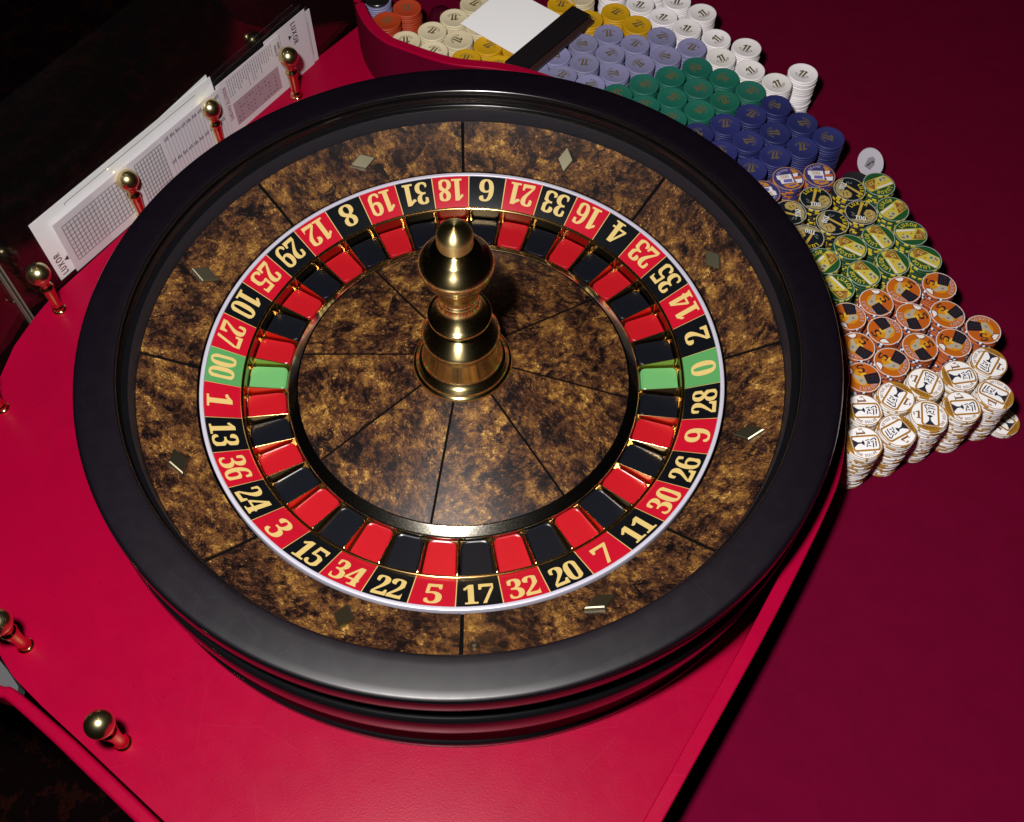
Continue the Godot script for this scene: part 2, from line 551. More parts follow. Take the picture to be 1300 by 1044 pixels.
func table() -> void:
	var t := thing("roulette_table", "crimson roulette table with a raised wheel stand and darker felt layout", "table", Vector3(0, TABLE, 0))
	# plan coordinates are (x, z); slab() wants (x, -z)
	var wall := spline([Vector2(-0.135, -0.80), Vector2(-0.117, -0.68), Vector2(-0.1085, -0.60), Vector2(-0.0955, -0.556), Vector2(-0.0745, -0.523), Vector2(-0.053, -0.506), Vector2(0.010, -0.4705), Vector2(0.085, -0.4505), Vector2(0.163, -0.407), Vector2(0.238, -0.352), Vector2(0.306, -0.279), Vector2(0.354, -0.197), Vector2(0.384, -0.118), Vector2(0.397, -0.04), Vector2(0.398, 0.04), Vector2(0.388, 0.073), Vector2(0.3645, 0.149), Vector2(0.335, 0.202), Vector2(0.26, 0.306), Vector2(0.172, 0.419), Vector2(0.09, 0.524), Vector2(-0.02, 0.665)])
	var left := PackedVector2Array()
	var right := PackedVector2Array()
	for i in wall.size():
		var d := (wall[mini(i + 1, wall.size() - 1)] - wall[maxi(i - 1, 0)]).normalized()
		var nn := Vector2(-d.y, d.x) * 0.0062     # towards the wheel
		if nn.dot(-wall[i]) < 0 and i > 8 and i < wall.size() - 30: nn = -nn
		left.append(wall[i] + nn)
		right.append(wall[i] - nn)
	var flip := func(p: PackedVector2Array) -> PackedVector2Array:
		var q := PackedVector2Array()
		for v in p: q.append(Vector2(v.x, -v.y))
		return q
	# wheel stand
	var stand := PackedVector2Array([Vector2(-0.02, 0.665), Vector2(-0.05, 0.645), Vector2(-0.371, 0.3535), Vector2(-0.421, 0.309), Vector2(-0.452, 0.279), Vector2(-0.4675, 0.258), Vector2(-0.520, 0.165), Vector2(-0.534, 0.10), Vector2(-0.534, -0.04), Vector2(-0.519, -0.117), Vector2(-0.502, -0.158), Vector2(-0.487, -0.186), Vector2(-0.180, -0.590), Vector2(-0.148, -0.625), Vector2(-0.117, -0.66)])
	for i in range(10, wall.size() - 1): stand.append(wall[i])
	var b := Buf.new()
	slab(b, flip.call(stand), -0.035, 0.0)
	part("wheel_stand", b.mesh(), M.vinyl, t)
	# layout
	var lay := PackedVector2Array()
	for i in wall.size(): lay.append(wall[i])
	for p in [Vector2(0.3, 1.1), Vector2(1.5, 1.1), Vector2(1.5, -1.25), Vector2(-0.18, -1.25)]: lay.append(p)
	b = Buf.new()
	slab(b, flip.call(lay), -0.035, 0.0)
	part("felt_layout", b.mesh(), M.felt, t)
	# dividing wall
	var strip := left.duplicate()
	for i in right.size(): strip.append(right[right.size() - 1 - i])
	b = Buf.new()
	wall_mesh(b, left, right, 0.0, 0.0822, 0.0005)
	var w := part("dividing_wall", b.mesh(), M.felt, t)
	w.set_meta("label", "thin curved burgundy wall between the wheel and the chips")
	var lo := PackedVector2Array()
	var ro := PackedVector2Array()
	for i in left.size():
		var dd := (right[i] - left[i]).normalized() * 0.0006
		lo.append(left[i] - dd)
		ro.append(right[i] + dd)
	b = Buf.new()
	wall_mesh(b, lo, ro, 0.0822, 0.0852, 0.0016)
	part("wall_cap", b.mesh(), M.vinyl, w)
	# padded rail outside the stand with the gap and the steel plate beneath
	b = Buf.new()
	var rin := spline([Vector2(-0.62, 0.230), Vector2(-0.52, 0.262), Vector2(-0.4645, 0.2855), Vector2(-0.4495, 0.2905), Vector2(-0.409, 0.3235), Vector2(-0.371, 0.3565), Vector2(-0.25, 0.467), Vector2(-0.05, 0.651)], 5)
	var rout := PackedVector2Array()
	for i in rin.size():
		var d := (rin[mini(i + 1, rin.size() - 1)] - rin[maxi(i - 1, 0)]).normalized()
		rout.append(rin[i] + Vector2(-d.y, d.x) * lerpf(0.009, 0.016, float(i) / rin.size()))
	wall_mesh(b, rin, rout, -0.03, 0.002, 0.004)
	part("rail", b.mesh(), M.vinyl, t)
	b = Buf.new()
	slab(b, flip.call(PackedVector2Array([Vector2(-0.60, 0.12), Vector2(-0.466, 0.266), Vector2(-0.452, 0.284), Vector2(-0.452, 0.292), Vector2(-0.62, 0.235)])), -0.030, -0.014)
	part("steel_plate", b.mesh(), M.steel, t)
	# body under the top
	b = Buf.new()
	b.box(Vector3(0.35, -0.45, -0.1), Vector3(0.9, 0.82, 0.7))
	part("pedestal", b.mesh(), M.brown_plastic, t)

# a strip standing between two edge lines (plan x, z), with rounded top edges
func wall_mesh(b: Buf, l: PackedVector2Array, r: PackedVector2Array, h0: float, h1: float, round_: float) -> void:
	var sections := []
	for i in l.size():
		var L := l[i]; var R := r[i]
		var d := (R - L).normalized()
		var s := []
		s.append(Vector3(L.x, h0, L.y))
		for k in 5:
			var a := PI / 2 * k / 4
			var o := L + d * round_ * (1 - cos(a))
			s.append(Vector3(o.x, h1 - round_ + round_ * sin(a), o.y))
		for k in 5:
			var a := PI / 2 * (4 - k) / 4
			var o := R - d * round_ * (1 - cos(a))
			s.append(Vector3(o.x, h1 - round_ + round_ * sin(a), o.y))
		s.append(Vector3(R.x, h0, R.y))
		sections.append(s)
	var nrm := func(i: int, k: int) -> Vector3:
		var L := l[i]; var R := r[i]
		var d := (R - L).normalized()
		var dd := Vector3(d.x, 0, d.y)
		if k == 0: return -dd
		if k == 11: return dd
		var a := PI / 2 * ((k - 1) if k < 6 else (10 - k)) / 4
		return ((-dd if k < 6 else dd) * cos(a) + Vector3.UP * sin(a)).normalized()
	for i in l.size() - 1:
		for k in 11:
			var A: Vector3 = sections[i][k]; var B: Vector3 = sections[i][k + 1]; var C: Vector3 = sections[i + 1][k + 1]; var D: Vector3 = sections[i + 1][k]
			b.tri(A, B, C, nrm.call(i, k), nrm.call(i, k + 1), nrm.call(i + 1, k + 1))
			b.tri(A, C, D, nrm.call(i, k), nrm.call(i + 1, k + 1), nrm.call(i + 1, k))

func P(list: Array) -> Array:       # [r, h, r, h, ...] to points
	var out := []
	for i in range(0, list.size(), 2): out.append(Vector2(list[i], list[i + 1]))
	return out

func bowl() -> void:
	var t := thing("wheel_bowl", "round black lacquered roulette wheel bowl with brown burl ball track", "roulette wheel")
	part("foot", lathed(P([0.372, TABLE + 0.0005, 0.3795, TABLE + 0.0008, 0.3802, TABLE + 0.002, 0.3802, -0.0685, 0.3797, -0.0668, 0.3785, -0.0660, 0.377, -0.0655]), 240, 50), M.gloss_black, t)
	part("bowl_side", lathed(P([0.377, -0.0655, 0.3715, -0.058, 0.3705, -0.050, 0.3725, -0.040, 0.3785, -0.031, 0.3820, -0.020, 0.3833, -0.008, 0.3835, 0.004, 0.3830, 0.0100, 0.3822, 0.0132, 0.3806, 0.0152, 0.3785, 0.0160, 0.373, 0.0175, 0.3708, 0.0220, 0.3708, 0.0275, 0.3732, 0.0335,
		0.3785, 0.0385, 0.3808, 0.046, 0.3814, 0.055, 0.3813, 0.0620, 0.3809, 0.0655, 0.3802, 0.0675, 0.3792, 0.0688]), 240, 50), M.gloss_black, t)
	part("rim", lathed(P([0.3792, 0.0688, 0.3780, 0.0696, 0.3762, 0.0700, 0.370, 0.0703, 0.350, 0.0704, 0.3428, 0.0702, 0.3410, 0.0697]), 240, 50), M.lacquer, t)
	part("inner_lip", lathed(P([0.3410, 0.0697, 0.3401, 0.0690, 0.3396, 0.0676, 0.3396, 0.0645, 0.3412, 0.0628, 0.3412, 0.0560, 0.3405, 0.0530, 0.3405, 0.0482, 0.3398, 0.0475, 0.3356, 0.0472, 0.3346, 0.0467]), 240, 50), M.gloss_black, t)
	part("ball_ledge", lathed(P([0.3346, 0.0467, 0.3340, 0.0458, 0.3324, 0.0310, 0.3319, 0.0280]), 240, 50), M.ledge, t)
	part("track_base", lathed(P([0.3319, 0.0284, 0.2790, -0.0004, 0.2782, -0.006, 0.2782, -0.045, 0.05, -0.05]), 160), M.seam, t)
	# eight burl panels with black seams between them
	var b := Buf.new()
	var half := PI / 8
	var g := 0.0019 / 0.305
	sector(b, P([0.2788, -0.0008, 0.2788, 0.0008, 0.2797, 0.0011, 0.3314, 0.0305, 0.3318, 0.0300, 0.3318, 0.0286]), -half + g, half - g, 24)
	var panel := b.mesh()
	for k in 8:
		# each panel has its own stretch of burl, so the mesh is made once per angle
		var bb := Buf.new()
		var mid := deg_to_rad(3.2 + 22.5 + 45 * k)
		sector(bb, P([0.2788, -0.0008, 0.2788, 0.0008, 0.2797, 0.0011, 0.3314, 0.0305, 0.3318, 0.0300, 0.3318, 0.0286]), mid - half + g, mid + half - g, 24)
		bb.grain(rng.randf_range(0, TAU), Vector2(rng.randf(), rng.randf()))
		part("track_panel", bb.mesh(), M.burl, t)
	# ball deflectors: flat-topped metal diamonds, by turns along and across the slope
	var dm := deflector_mesh()
	var angles := [-19.7, 26.9, 69.6, 112.7, 158.8, 203.6, 249.4, 294.8]
	for k in 8:
		var a := deg_to_rad(angles[k])
		var o := part("deflector", dm, M.nickel, t)
		var out := Vector3(sin(a), 0, -cos(a))
		var slope := Vector3(out.x * 0.874, 0.486, out.z * 0.874)
		var up := Vector3(-out.x * 0.486, 0.874, -out.z * 0.486)
		var side := up.cross(slope)
		var r := 0.305
		var at := out * r + Vector3.UP * (0.0011 + (r - 0.2797) * 0.5685)
		var basis := Basis(slope, up, slope.cross(up)) if k % 2 == 1 else Basis(side, up, side.cross(up))
		o.transform = Transform3D(basis * Basis(Vector3.UP, 0.18 if k % 2 == 1 else 0.0), at)
	# a small stud on the front seam
	var sb := Buf.new()
	lathe(sb, P([0.0042, 0.0, 0.0042, 0.0016, 0.0034, 0.0030, 0.0018, 0.0036, 0.0, 0.0037]), 20)
	var st := part("stud", sb.mesh(), M.nickel, t)
	st.position = Vector3(-0.006, 0.0225, 0.3166)
	st.rotation.x = -0.517

func deflector_mesh() -> ArrayMesh:
	var b := Buf.new()
	var lo := [Vector3(0.0165, 0, 0), Vector3(0, 0, 0.0098), Vector3(-0.0165, 0, 0), Vector3(0, 0, -0.0098)]
	var mid := []
	var hi := []
	for p in lo:
		mid.append(p * 0.96 + Vector3(0, 0.0032, 0))
		hi.append(p * 0.86 + Vector3(0, 0.0042, 0))
	for i in 4:
		var j := (i + 1) % 4
		var e: Vector3 = lo[j] - lo[i]
		var nn := Vector3(e.z, 0, -e.x).normalized()
		if nn.dot(lo[i] + lo[j]) < 0: nn = -nn
		b.quad(lo[i], lo[j], mid[j], mid[i], (nn + Vector3(0, 0.1, 0)).normalized())
		b.quad(mid[i], mid[j], hi[j], hi[i], (nn * 0.6 + Vector3(0, 0.8, 0)).normalized())
	b.quad(hi[0], hi[1], hi[2], hi[3], Vector3.UP)
	return b.mesh()

const ORDER := [6, 21, 33, 16, 4, 23, 35, 14, 2, 0, 28, 9, 26, 30, 11, 7, 20, 32, 17, 5, 22, 34, 15, 3, 24, 36, 13, 1, 37, 27, 10, 25, 29, 12, 8, 19, 31, 18]   # 37 stands for 00
const REDS := [1, 3, 5, 7, 9, 12, 14, 16, 18, 19, 21, 23, 25, 27, 30, 32, 34, 36]

func rotor() -> void:
	var t := thing("wheel_rotor", "spinning roulette rotor with number ring, coloured pockets and burl cone", "wheel rotor")
	var phase := deg_to_rad(4.594)
	var step := TAU / 38
	# rings, from outside in
	part("silver_ring", lathed(P([0.2762, -0.012, 0.2762, 0.0004, 0.2757, 0.0012, 0.2745, 0.0015, 0.2728, 0.0012, 0.2720, 0.0006, 0.2718, -0.0006]), 200), M.silver, t)
	part("gold_lines", lathed(P([0.2720, -0.0012, 0.2374, -0.0186]), 200), M.plate_gold, t)
	part("pocket_rim", lathed(P([0.2374, -0.0186, 0.2371, -0.0163, 0.2363, -0.0158, 0.2350, -0.0160, 0.2341, -0.0168, 0.2337, -0.0178]), 200, 60), M.gold, t)
	part("pocket_wall", lathed(P([0.2337, -0.0178, 0.2337, -0.0365]), 200, 60), M.dark_gold, t)
	part("pocket_base", lathed(P([0.2340, -0.0362, 0.190, -0.0335]), 150), M.dark_gold, t)
	part("inner_band", lathed(P([0.1908, -0.0345, 0.1907, -0.0290, 0.1900, -0.0279, 0.1885, -0.0271, 0.1800, -0.0239, 0.1790, -0.0234, 0.1783, -0.0235, 0.1780, -0.0250]), 200, 50), M.band, t)
	part("cone_base", lathed(P([0.1785, -0.0247, 0.045, 0.0052]), 120), M.seam, t)
	# number plates
	for k in 38:
		var num: int = ORDER[k]
		var a := phase + (k + 0.5) * step
		var b := Buf.new()
		var g := 0.00055 / 0.255
		var green := num == 0 or num == 37
		var red := num in REDS
		sector(b, P([0.2376, -0.0187, 0.2376, -0.01735, 0.2378, -0.0172, 0.2714, -0.0004, 0.2716, -0.0003, 0.2716, -0.0015]), a - step / 2 + g, a + step / 2 - g, 6)
		var pl := part("number_plate", b.mesh(), M.plate_green if green else M.plate_red if red else M.plate_black, t)
		var text := "00" if num == 37 else str(num)
		pl.set_meta("label", "%s number plate reading %s" % ["green" if green else "red" if red else "black", text])
		var nb := Buf.new()
		var out := Vector3(sin(a), 0, -cos(a))
		var down := Vector3(out.x * 0.8944, 0.4472, out.z * 0.8944)      # outward along the slope
		var nn := Vector3(-out.x * 0.4472, 0.8944, -out.z * 0.4472)
		var right := -Vector3(cos(a), 0, sin(a))
		var h := 0.0272
		# the digits' foot is outside, their top towards the hub
		var r0 := 0.2688
		var at := out * r0 + Vector3.UP * (-0.0172 + (r0 - 0.2378) * 0.5) + nn * 0.00012
		for bold in 3:      # stroked three times, a hair apart, for the heavy Clarendon-like figures
			var off := right * (0.00042 * (bold - 1)) + nn * (0.00003 * bold)
			write(nb, text, serif, h, Transform3D(Basis(right, -down, nn), at + off), Color.WHITE, 0.83 if text.length() == 2 else 0.93, 0.055)
		part("numeral", nb.mesh(), M.plate_gold, pl)
	# pockets: coloured cups between polished frets
	var outline := rounded_pocket()
	var pm := Buf.new()
	cup(pm, outline)
	var cup_mesh := pm.mesh()
	var fm := fret_mesh()
	for k in 38:
		var num: int = ORDER[k]
		var a := phase + (k + 0.5) * step
		var o := part("pocket", cup_mesh, M.floor_green if num in [0, 37] else M.floor_red if num in REDS else M.floor_black, t)
		o.rotation.y = -a
		var f := part("fret", fm, M.gold, t)
		f.rotation.y = -(phase + k * step)
	# cone of eight burl panels
	for k in 8:
		var mid := deg_to_rad(13.6 + 22.5 + 45 * k)
		var bb := Buf.new()
		cone_panel(bb, mid)
		bb.grain(rng.randf_range(0, TAU), Vector2(rng.randf(), rng.randf()))
		part("cone_panel", bb.mesh(), M.burl_cone if M.has("burl_cone") else M.burl, t)
	# turret
	var tur := part("turret", lathed(P([0.0528, 0.003, 0.0528, 0.0062, 0.0522, 0.0080, 0.0508, 0.0092, 0.0492, 0.0097, 0.0490, 0.0112, 0.0482, 0.0128, 0.0462, 0.0140, 0.0456, 0.0150, 0.0440, 0.0160, 0.0424, 0.0166, 0.0416, 0.0178, 0.0404, 0.0190, 0.0396, 0.0215, 0.0391, 0.028, 0.0388, 0.036,
		0.0387, 0.046, 0.0388, 0.0530, 0.0398, 0.0542, 0.0400, 0.0568, 0.0394, 0.0585, 0.0375, 0.0605, 0.0330, 0.0650, 0.0270, 0.0695, 0.0235, 0.0712, 0.0225, 0.0728, 0.0215, 0.0735]), 96, 50, true), M.turret_brass, t)
	part("turret_cup", lathed(P([0.0198, 0.073, 0.0200, 0.0760, 0.0225, 0.0772, 0.0270, 0.0795, 0.0305, 0.0828, 0.0318, 0.0858, 0.0321, 0.0878, 0.0317, 0.0894, 0.0308, 0.0899, 0.0298, 0.0899, 0.0275, 0.0922, 0.0240, 0.0952, 0.0205, 0.0990, 0.0182, 0.1040, 0.0174, 0.1110]), 96, 50, true), M.turret_brass, tur)
	part("turret_bulb", lathed(P([0.0174, 0.1105, 0.0196, 0.1112, 0.0205, 0.1130, 0.0205, 0.1155, 0.0196, 0.1172, 0.0188, 0.1195, 0.0192, 0.1260, 0.0218, 0.1345, 0.0268, 0.1435, 0.0320, 0.1508, 0.0340, 0.1560, 0.0346, 0.1600, 0.0356, 0.1614, 0.0358, 0.1655, 0.0350, 0.1687, 0.0334, 0.1717, 0.0294, 0.1765, 0.0245, 0.1802, 0.0240, 0.1812, 0.0225, 0.1822, 0.0170, 0.1845, 0.0130, 0.1862, 0.0120, 0.1875]), 96, 50, true), M.turret_brass, tur)
	part("turret_knob", lathed(P([0.0118, 0.186, 0.0135, 0.1885, 0.0155, 0.1897, 0.0166, 0.1912, 0.0169, 0.1930, 0.0167, 0.1948, 0.0169, 0.1965, 0.0170, 0.2020, 0.0166, 0.2052, 0.0153, 0.2084, 0.0130, 0.2110, 0.0098, 0.2130, 0.0060, 0.2142, 0.0, 0.2146]), 72, 50, true), M.knob_brass, tur)

func cone_h(r: float) -> float:
	return lerpf(-0.0236, 0.0068, (0.1779 - r) / (0.1779 - 0.046))

func cone_panel(b: Buf, mid: float) -> void:
	# seams of even width: the gap's angle grows towards the hub
	var radii := [0.1779, 0.150, 0.122, 0.098, 0.075, 0.058, 0.046]
	var half := PI / 8
	for i in radii.size() - 1:
		var r0: float = radii[i]
		var r1: float = radii[i + 1]
		var g0 := half - 0.0013 / r0
		var g1 := half - 0.0013 / r1
		var nn := Vector2(0.224, 0.9745)
		for k in 16:
			var A := ang(mid + lerpf(-g0, g0, k / 16.0), r0, cone_h(r0)); var B := ang(mid + lerpf(-g0, g0, (k + 1) / 16.0), r0, cone_h(r0))
			var C := ang(mid + lerpf(-g1, g1, (k + 1) / 16.0), r1, cone_h(r1)); var D := ang(mid + lerpf(-g1, g1, k / 16.0), r1, cone_h(r1))
			var n0 := ang(mid + lerpf(-g0, g0, k / 16.0), nn.x, nn.y); var n1 := ang(mid + lerpf(-g0, g0, (k + 1) / 16.0), nn.x, nn.y)
			b.tri(A, B, C, n0, n1, n1)
			b.tri(A, C, D, n0, n1, n0)
		for s in [-1.0, 1.0]:
			var A2 := ang(mid + s * g0, r0, cone_h(r0)); var D2 := ang(mid + s * g1, r1, cone_h(r1))
			var sn: Vector3 = Vector3(cos(mid + s * half), 0, sin(mid + s * half)) * s
			b.quad(A2, D2, D2 - Vector3(0, 0.0012, 0), A2 - Vector3(0, 0.0012, 0), sn)

# pocket outline in (tangent, outward radius), corners rounded
func rounded_pocket() -> PackedVector2Array:
	var a := PI / 38
	var c := []
	for e in [[0.1915, 1.0], [0.2330, 1.0], [0.2330, -1.0], [0.1915, -1.0]]:
		c.append(Vector2(e[1] * (e[0] * tan(a) - 0.0018), e[0]))
	var out := PackedVector2Array()
	for i in 4:
		var p: Vector2 = c[i]
		var d0: Vector2 = (c[(i + 3) % 4] - p).normalized()
		var d1: Vector2 = (c[(i + 1) % 4] - p).normalized()
		for k in 6:
			var s := k / 5.0
			var r := 0.0068
			var q := (p + d0 * r).lerp(p, s).lerp(p.lerp(p + d1 * r, s), s)
			out.append(q)
	return out

func cup(b: Buf, o: PackedVector2Array) -> void:
	var centre := Vector2(0, 0.2123)
	var layers := [[1.0, -0.0040], [0.965, -0.0002], [0.92, 0.0004], [0.86, 0.0]]
	var hh := func(y: float) -> float: return lerpf(-0.0292, -0.0318, (y - 0.1915) / 0.0415)
	var ringpts := []
	for l in layers:
		var ring := []
		for p in o:
			var q: Vector2 = centre + (p - centre) * l[0]
			ring.append(Vector3(q.x, hh.call(q.y) + l[1], -q.y))
		ringpts.append(ring)
	var n := o.size()
	for i in layers.size() - 1:
		for k in n:
			var j := (k + 1) % n
			var A: Vector3 = ringpts[i][k]; var B: Vector3 = ringpts[i][j]; var C: Vector3 = ringpts[i + 1][j]; var D: Vector3 = ringpts[i + 1][k]
			var nn := (B - A).cross(D - A).normalized()
			if nn.y < 0: nn = -nn
			b.quad(A, B, C, D, nn)
	var top: Array = ringpts[-1]
	var mid := Vector3.ZERO
	for p in top: mid += p / n
	for k in n:
		b.tri(top[k], top[(k + 1) % n], mid, Vector3.UP, Vector3.UP, Vector3.UP)

func fret_mesh() -> ArrayMesh:
	var b := Buf.new()
	var prof := [Vector2(0.1900, -0.0345), Vector2(0.2342, -0.0360), Vector2(0.2342, -0.0174), Vector2(0.2325, -0.0176), Vector2(0.1945, -0.0262), Vector2(0.1905, -0.0272)]
	var w := 0.00062
	var idx := Geometry2D.triangulate_polygon(PackedVector2Array(prof))
	for s in [-1.0, 1.0]:
		for t in range(0, idx.size(), 3):
			b.tri(Vector3(s * w, prof[idx[t]].y, -prof[idx[t]].x), Vector3(s * w, prof[idx[t + 1]].y, -prof[idx[t + 1]].x), Vector3(s * w, prof[idx[t + 2]].y, -prof[idx[t + 2]].x), Vector3(s, 0, 0), Vector3(s, 0, 0), Vector3(s, 0, 0))
	# rounded top edge
	for i in range(2, 5):
		var p: Vector2 = prof[i]; var q: Vector2 = prof[i + 1]
		for k in 4:
			var a0 := PI * k / 4; var a1 := PI * (k + 1) / 4
			var A := Vector3(cos(a0) * w, p.y + sin(a0) * w, -p.x); var B := Vector3(cos(a1) * w, p.y + sin(a1) * w, -p.x)
			var C := Vector3(cos(a1) * w, q.y + sin(a1) * w, -q.x); var D := Vector3(cos(a0) * w, q.y + sin(a0) * w, -q.x)
			var n0 := Vector3(cos(a0), sin(a0), 0); var n1 := Vector3(cos(a1), sin(a1), 0)
			b.tri(A, B, C, n0, n1, n1)
			b.tri(A, C, D, n0, n1, n0)
	# the little pillar at its outer end
	var c := Buf.new()
	lathe(c, P([0.0016, -0.036, 0.0016, -0.0174, 0.0012, -0.0164, 0.0, -0.0160]), 12)
	for i in c.v.size():
		b.v.append(c.v[i] + Vector3(0, 0, -0.2328)); b.n.append(c.n[i]); b.c.append(c.c[i]); b.u.append(c.u[i])
	return b.mesh()

func posts() -> void:
	var ball := Buf.new()
	var prof := []
	for i in 25:
		var a := -PI / 2 + 0.42 + (PI - 0.42) * i / 24.0
		prof.append(Vector2(maxf(cos(a) * 0.0134, 0.0), 0.067 + sin(a) * 0.0134))
	lathe(ball, prof, 48, 0, TAU, 60)
	var stem := lathed(P([0.0085, 0.0, 0.0085, 0.0022, 0.0078, 0.0034, 0.0066, 0.0040, 0.0064, 0.0056, 0.0072, 0.0064, 0.0072, 0.0078, 0.0062, 0.0088, 0.0054, 0.012, 0.0056, 0.020, 0.0066, 0.031, 0.0072, 0.037, 0.0070, 0.0395, 0.0078, 0.0405, 0.0084, 0.0425, 0.0078, 0.0448, 0.0064, 0.0458, 0.0058, 0.0480, 0.0062, 0.0510, 0.0078, 0.0535, 0.0082, 0.0560]), 40, 50)
	var bm := ball.mesh()
	var where := [[-0.2038, -0.5147, "ball-topped brass post before the payoff card, nearest the chips"], [-0.2996, -0.424, "ball-topped brass post in front of the striped score card"], [-0.3899, -0.306, "ball-topped brass post between the two gridded score cards"], [-0.4737, -0.1667, "ball-topped brass post left of the white card's end"], [-0.517, -0.0317, "brass post at the left edge below the glass joint, ball out of sight"], [-0.4449, 0.2488, "brass post at the lower left above the black gap"], [-0.3389, 0.3507, "nearest brass post, at the lower left beside the rail"]]
	for w in where:
		var o := thing("brass_post", w[2], "post", Vector3(w[0], TABLE, w[1]), "brass posts round the wheel stand")
		part("stem", stem, M.brass, o)
		part("ball", bm, M.ball_brass, o)

func glass() -> void:
	var runs := [[Vector2(-0.5090, -0.1650), Vector2(-0.1200, -0.6720), "clear glass guard standing behind the score cards"], [Vector2(-0.510, -0.158), Vector2(-0.546, -0.060), "clear glass guard along the left edge of the wheel stand"]]
	for r in runs:
		var a: Vector2 = r[0]
		var c: Vector2 = r[1]
		var d := (c - a).normalized()
		var t := thing("glass_guard", r[2], "glass panel", Vector3(a.x, TABLE - 0.03, a.y), "glass guards")
		t.basis = Basis(Vector3(d.x, 0, d.y), Vector3.UP, Vector3(d.x, 0, d.y).cross(Vector3.UP))
		var L := a.distance_to(c)
		var b := Buf.new()
		b.box(Vector3(L / 2, 0.14, 0), Vector3(L - 0.003, 0.28, 0.005))
		part("pane", b.mesh(), M.pane, t)
		b = Buf.new()
		b.box(Vector3(0.0, 0.14, 0), Vector3(0.0016, 0.28, 0.005))
		part("edge", b.mesh(), M.pane_edge, t)

# one score card standing on the table: local x along the row, y up, z towards the wheel
func card(label: String, u0: float, u1: float, h: float, z: float, lean: float, draw: Callable, skew := 0.0) -> void:
	var d := Vector3(0.62043, 0, -0.78426)
	var n := Vector3(0.78426, 0, 0.62043)
	var base := Vector3(-0.4757, TABLE, -0.2094)
	var t := thing("score_card", label, "card", base + d * u0 + n * z, "score cards along the glass")
	t.basis = Basis(d, Vector3.UP, n) * Basis(Vector3(1, 0, 0), -lean) * Basis(Vector3(0, 0, 1), skew)
	var w := u1 - u0
	var b := Buf.new()
	b.box(Vector3(w / 2, h / 2, 0), Vector3(w, h, 0.0006))
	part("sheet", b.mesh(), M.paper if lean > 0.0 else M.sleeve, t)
	b = Buf.new()
	draw.call(b, w, h)
	if b.v.size(): part("print", b.mesh(), M.ink, t)

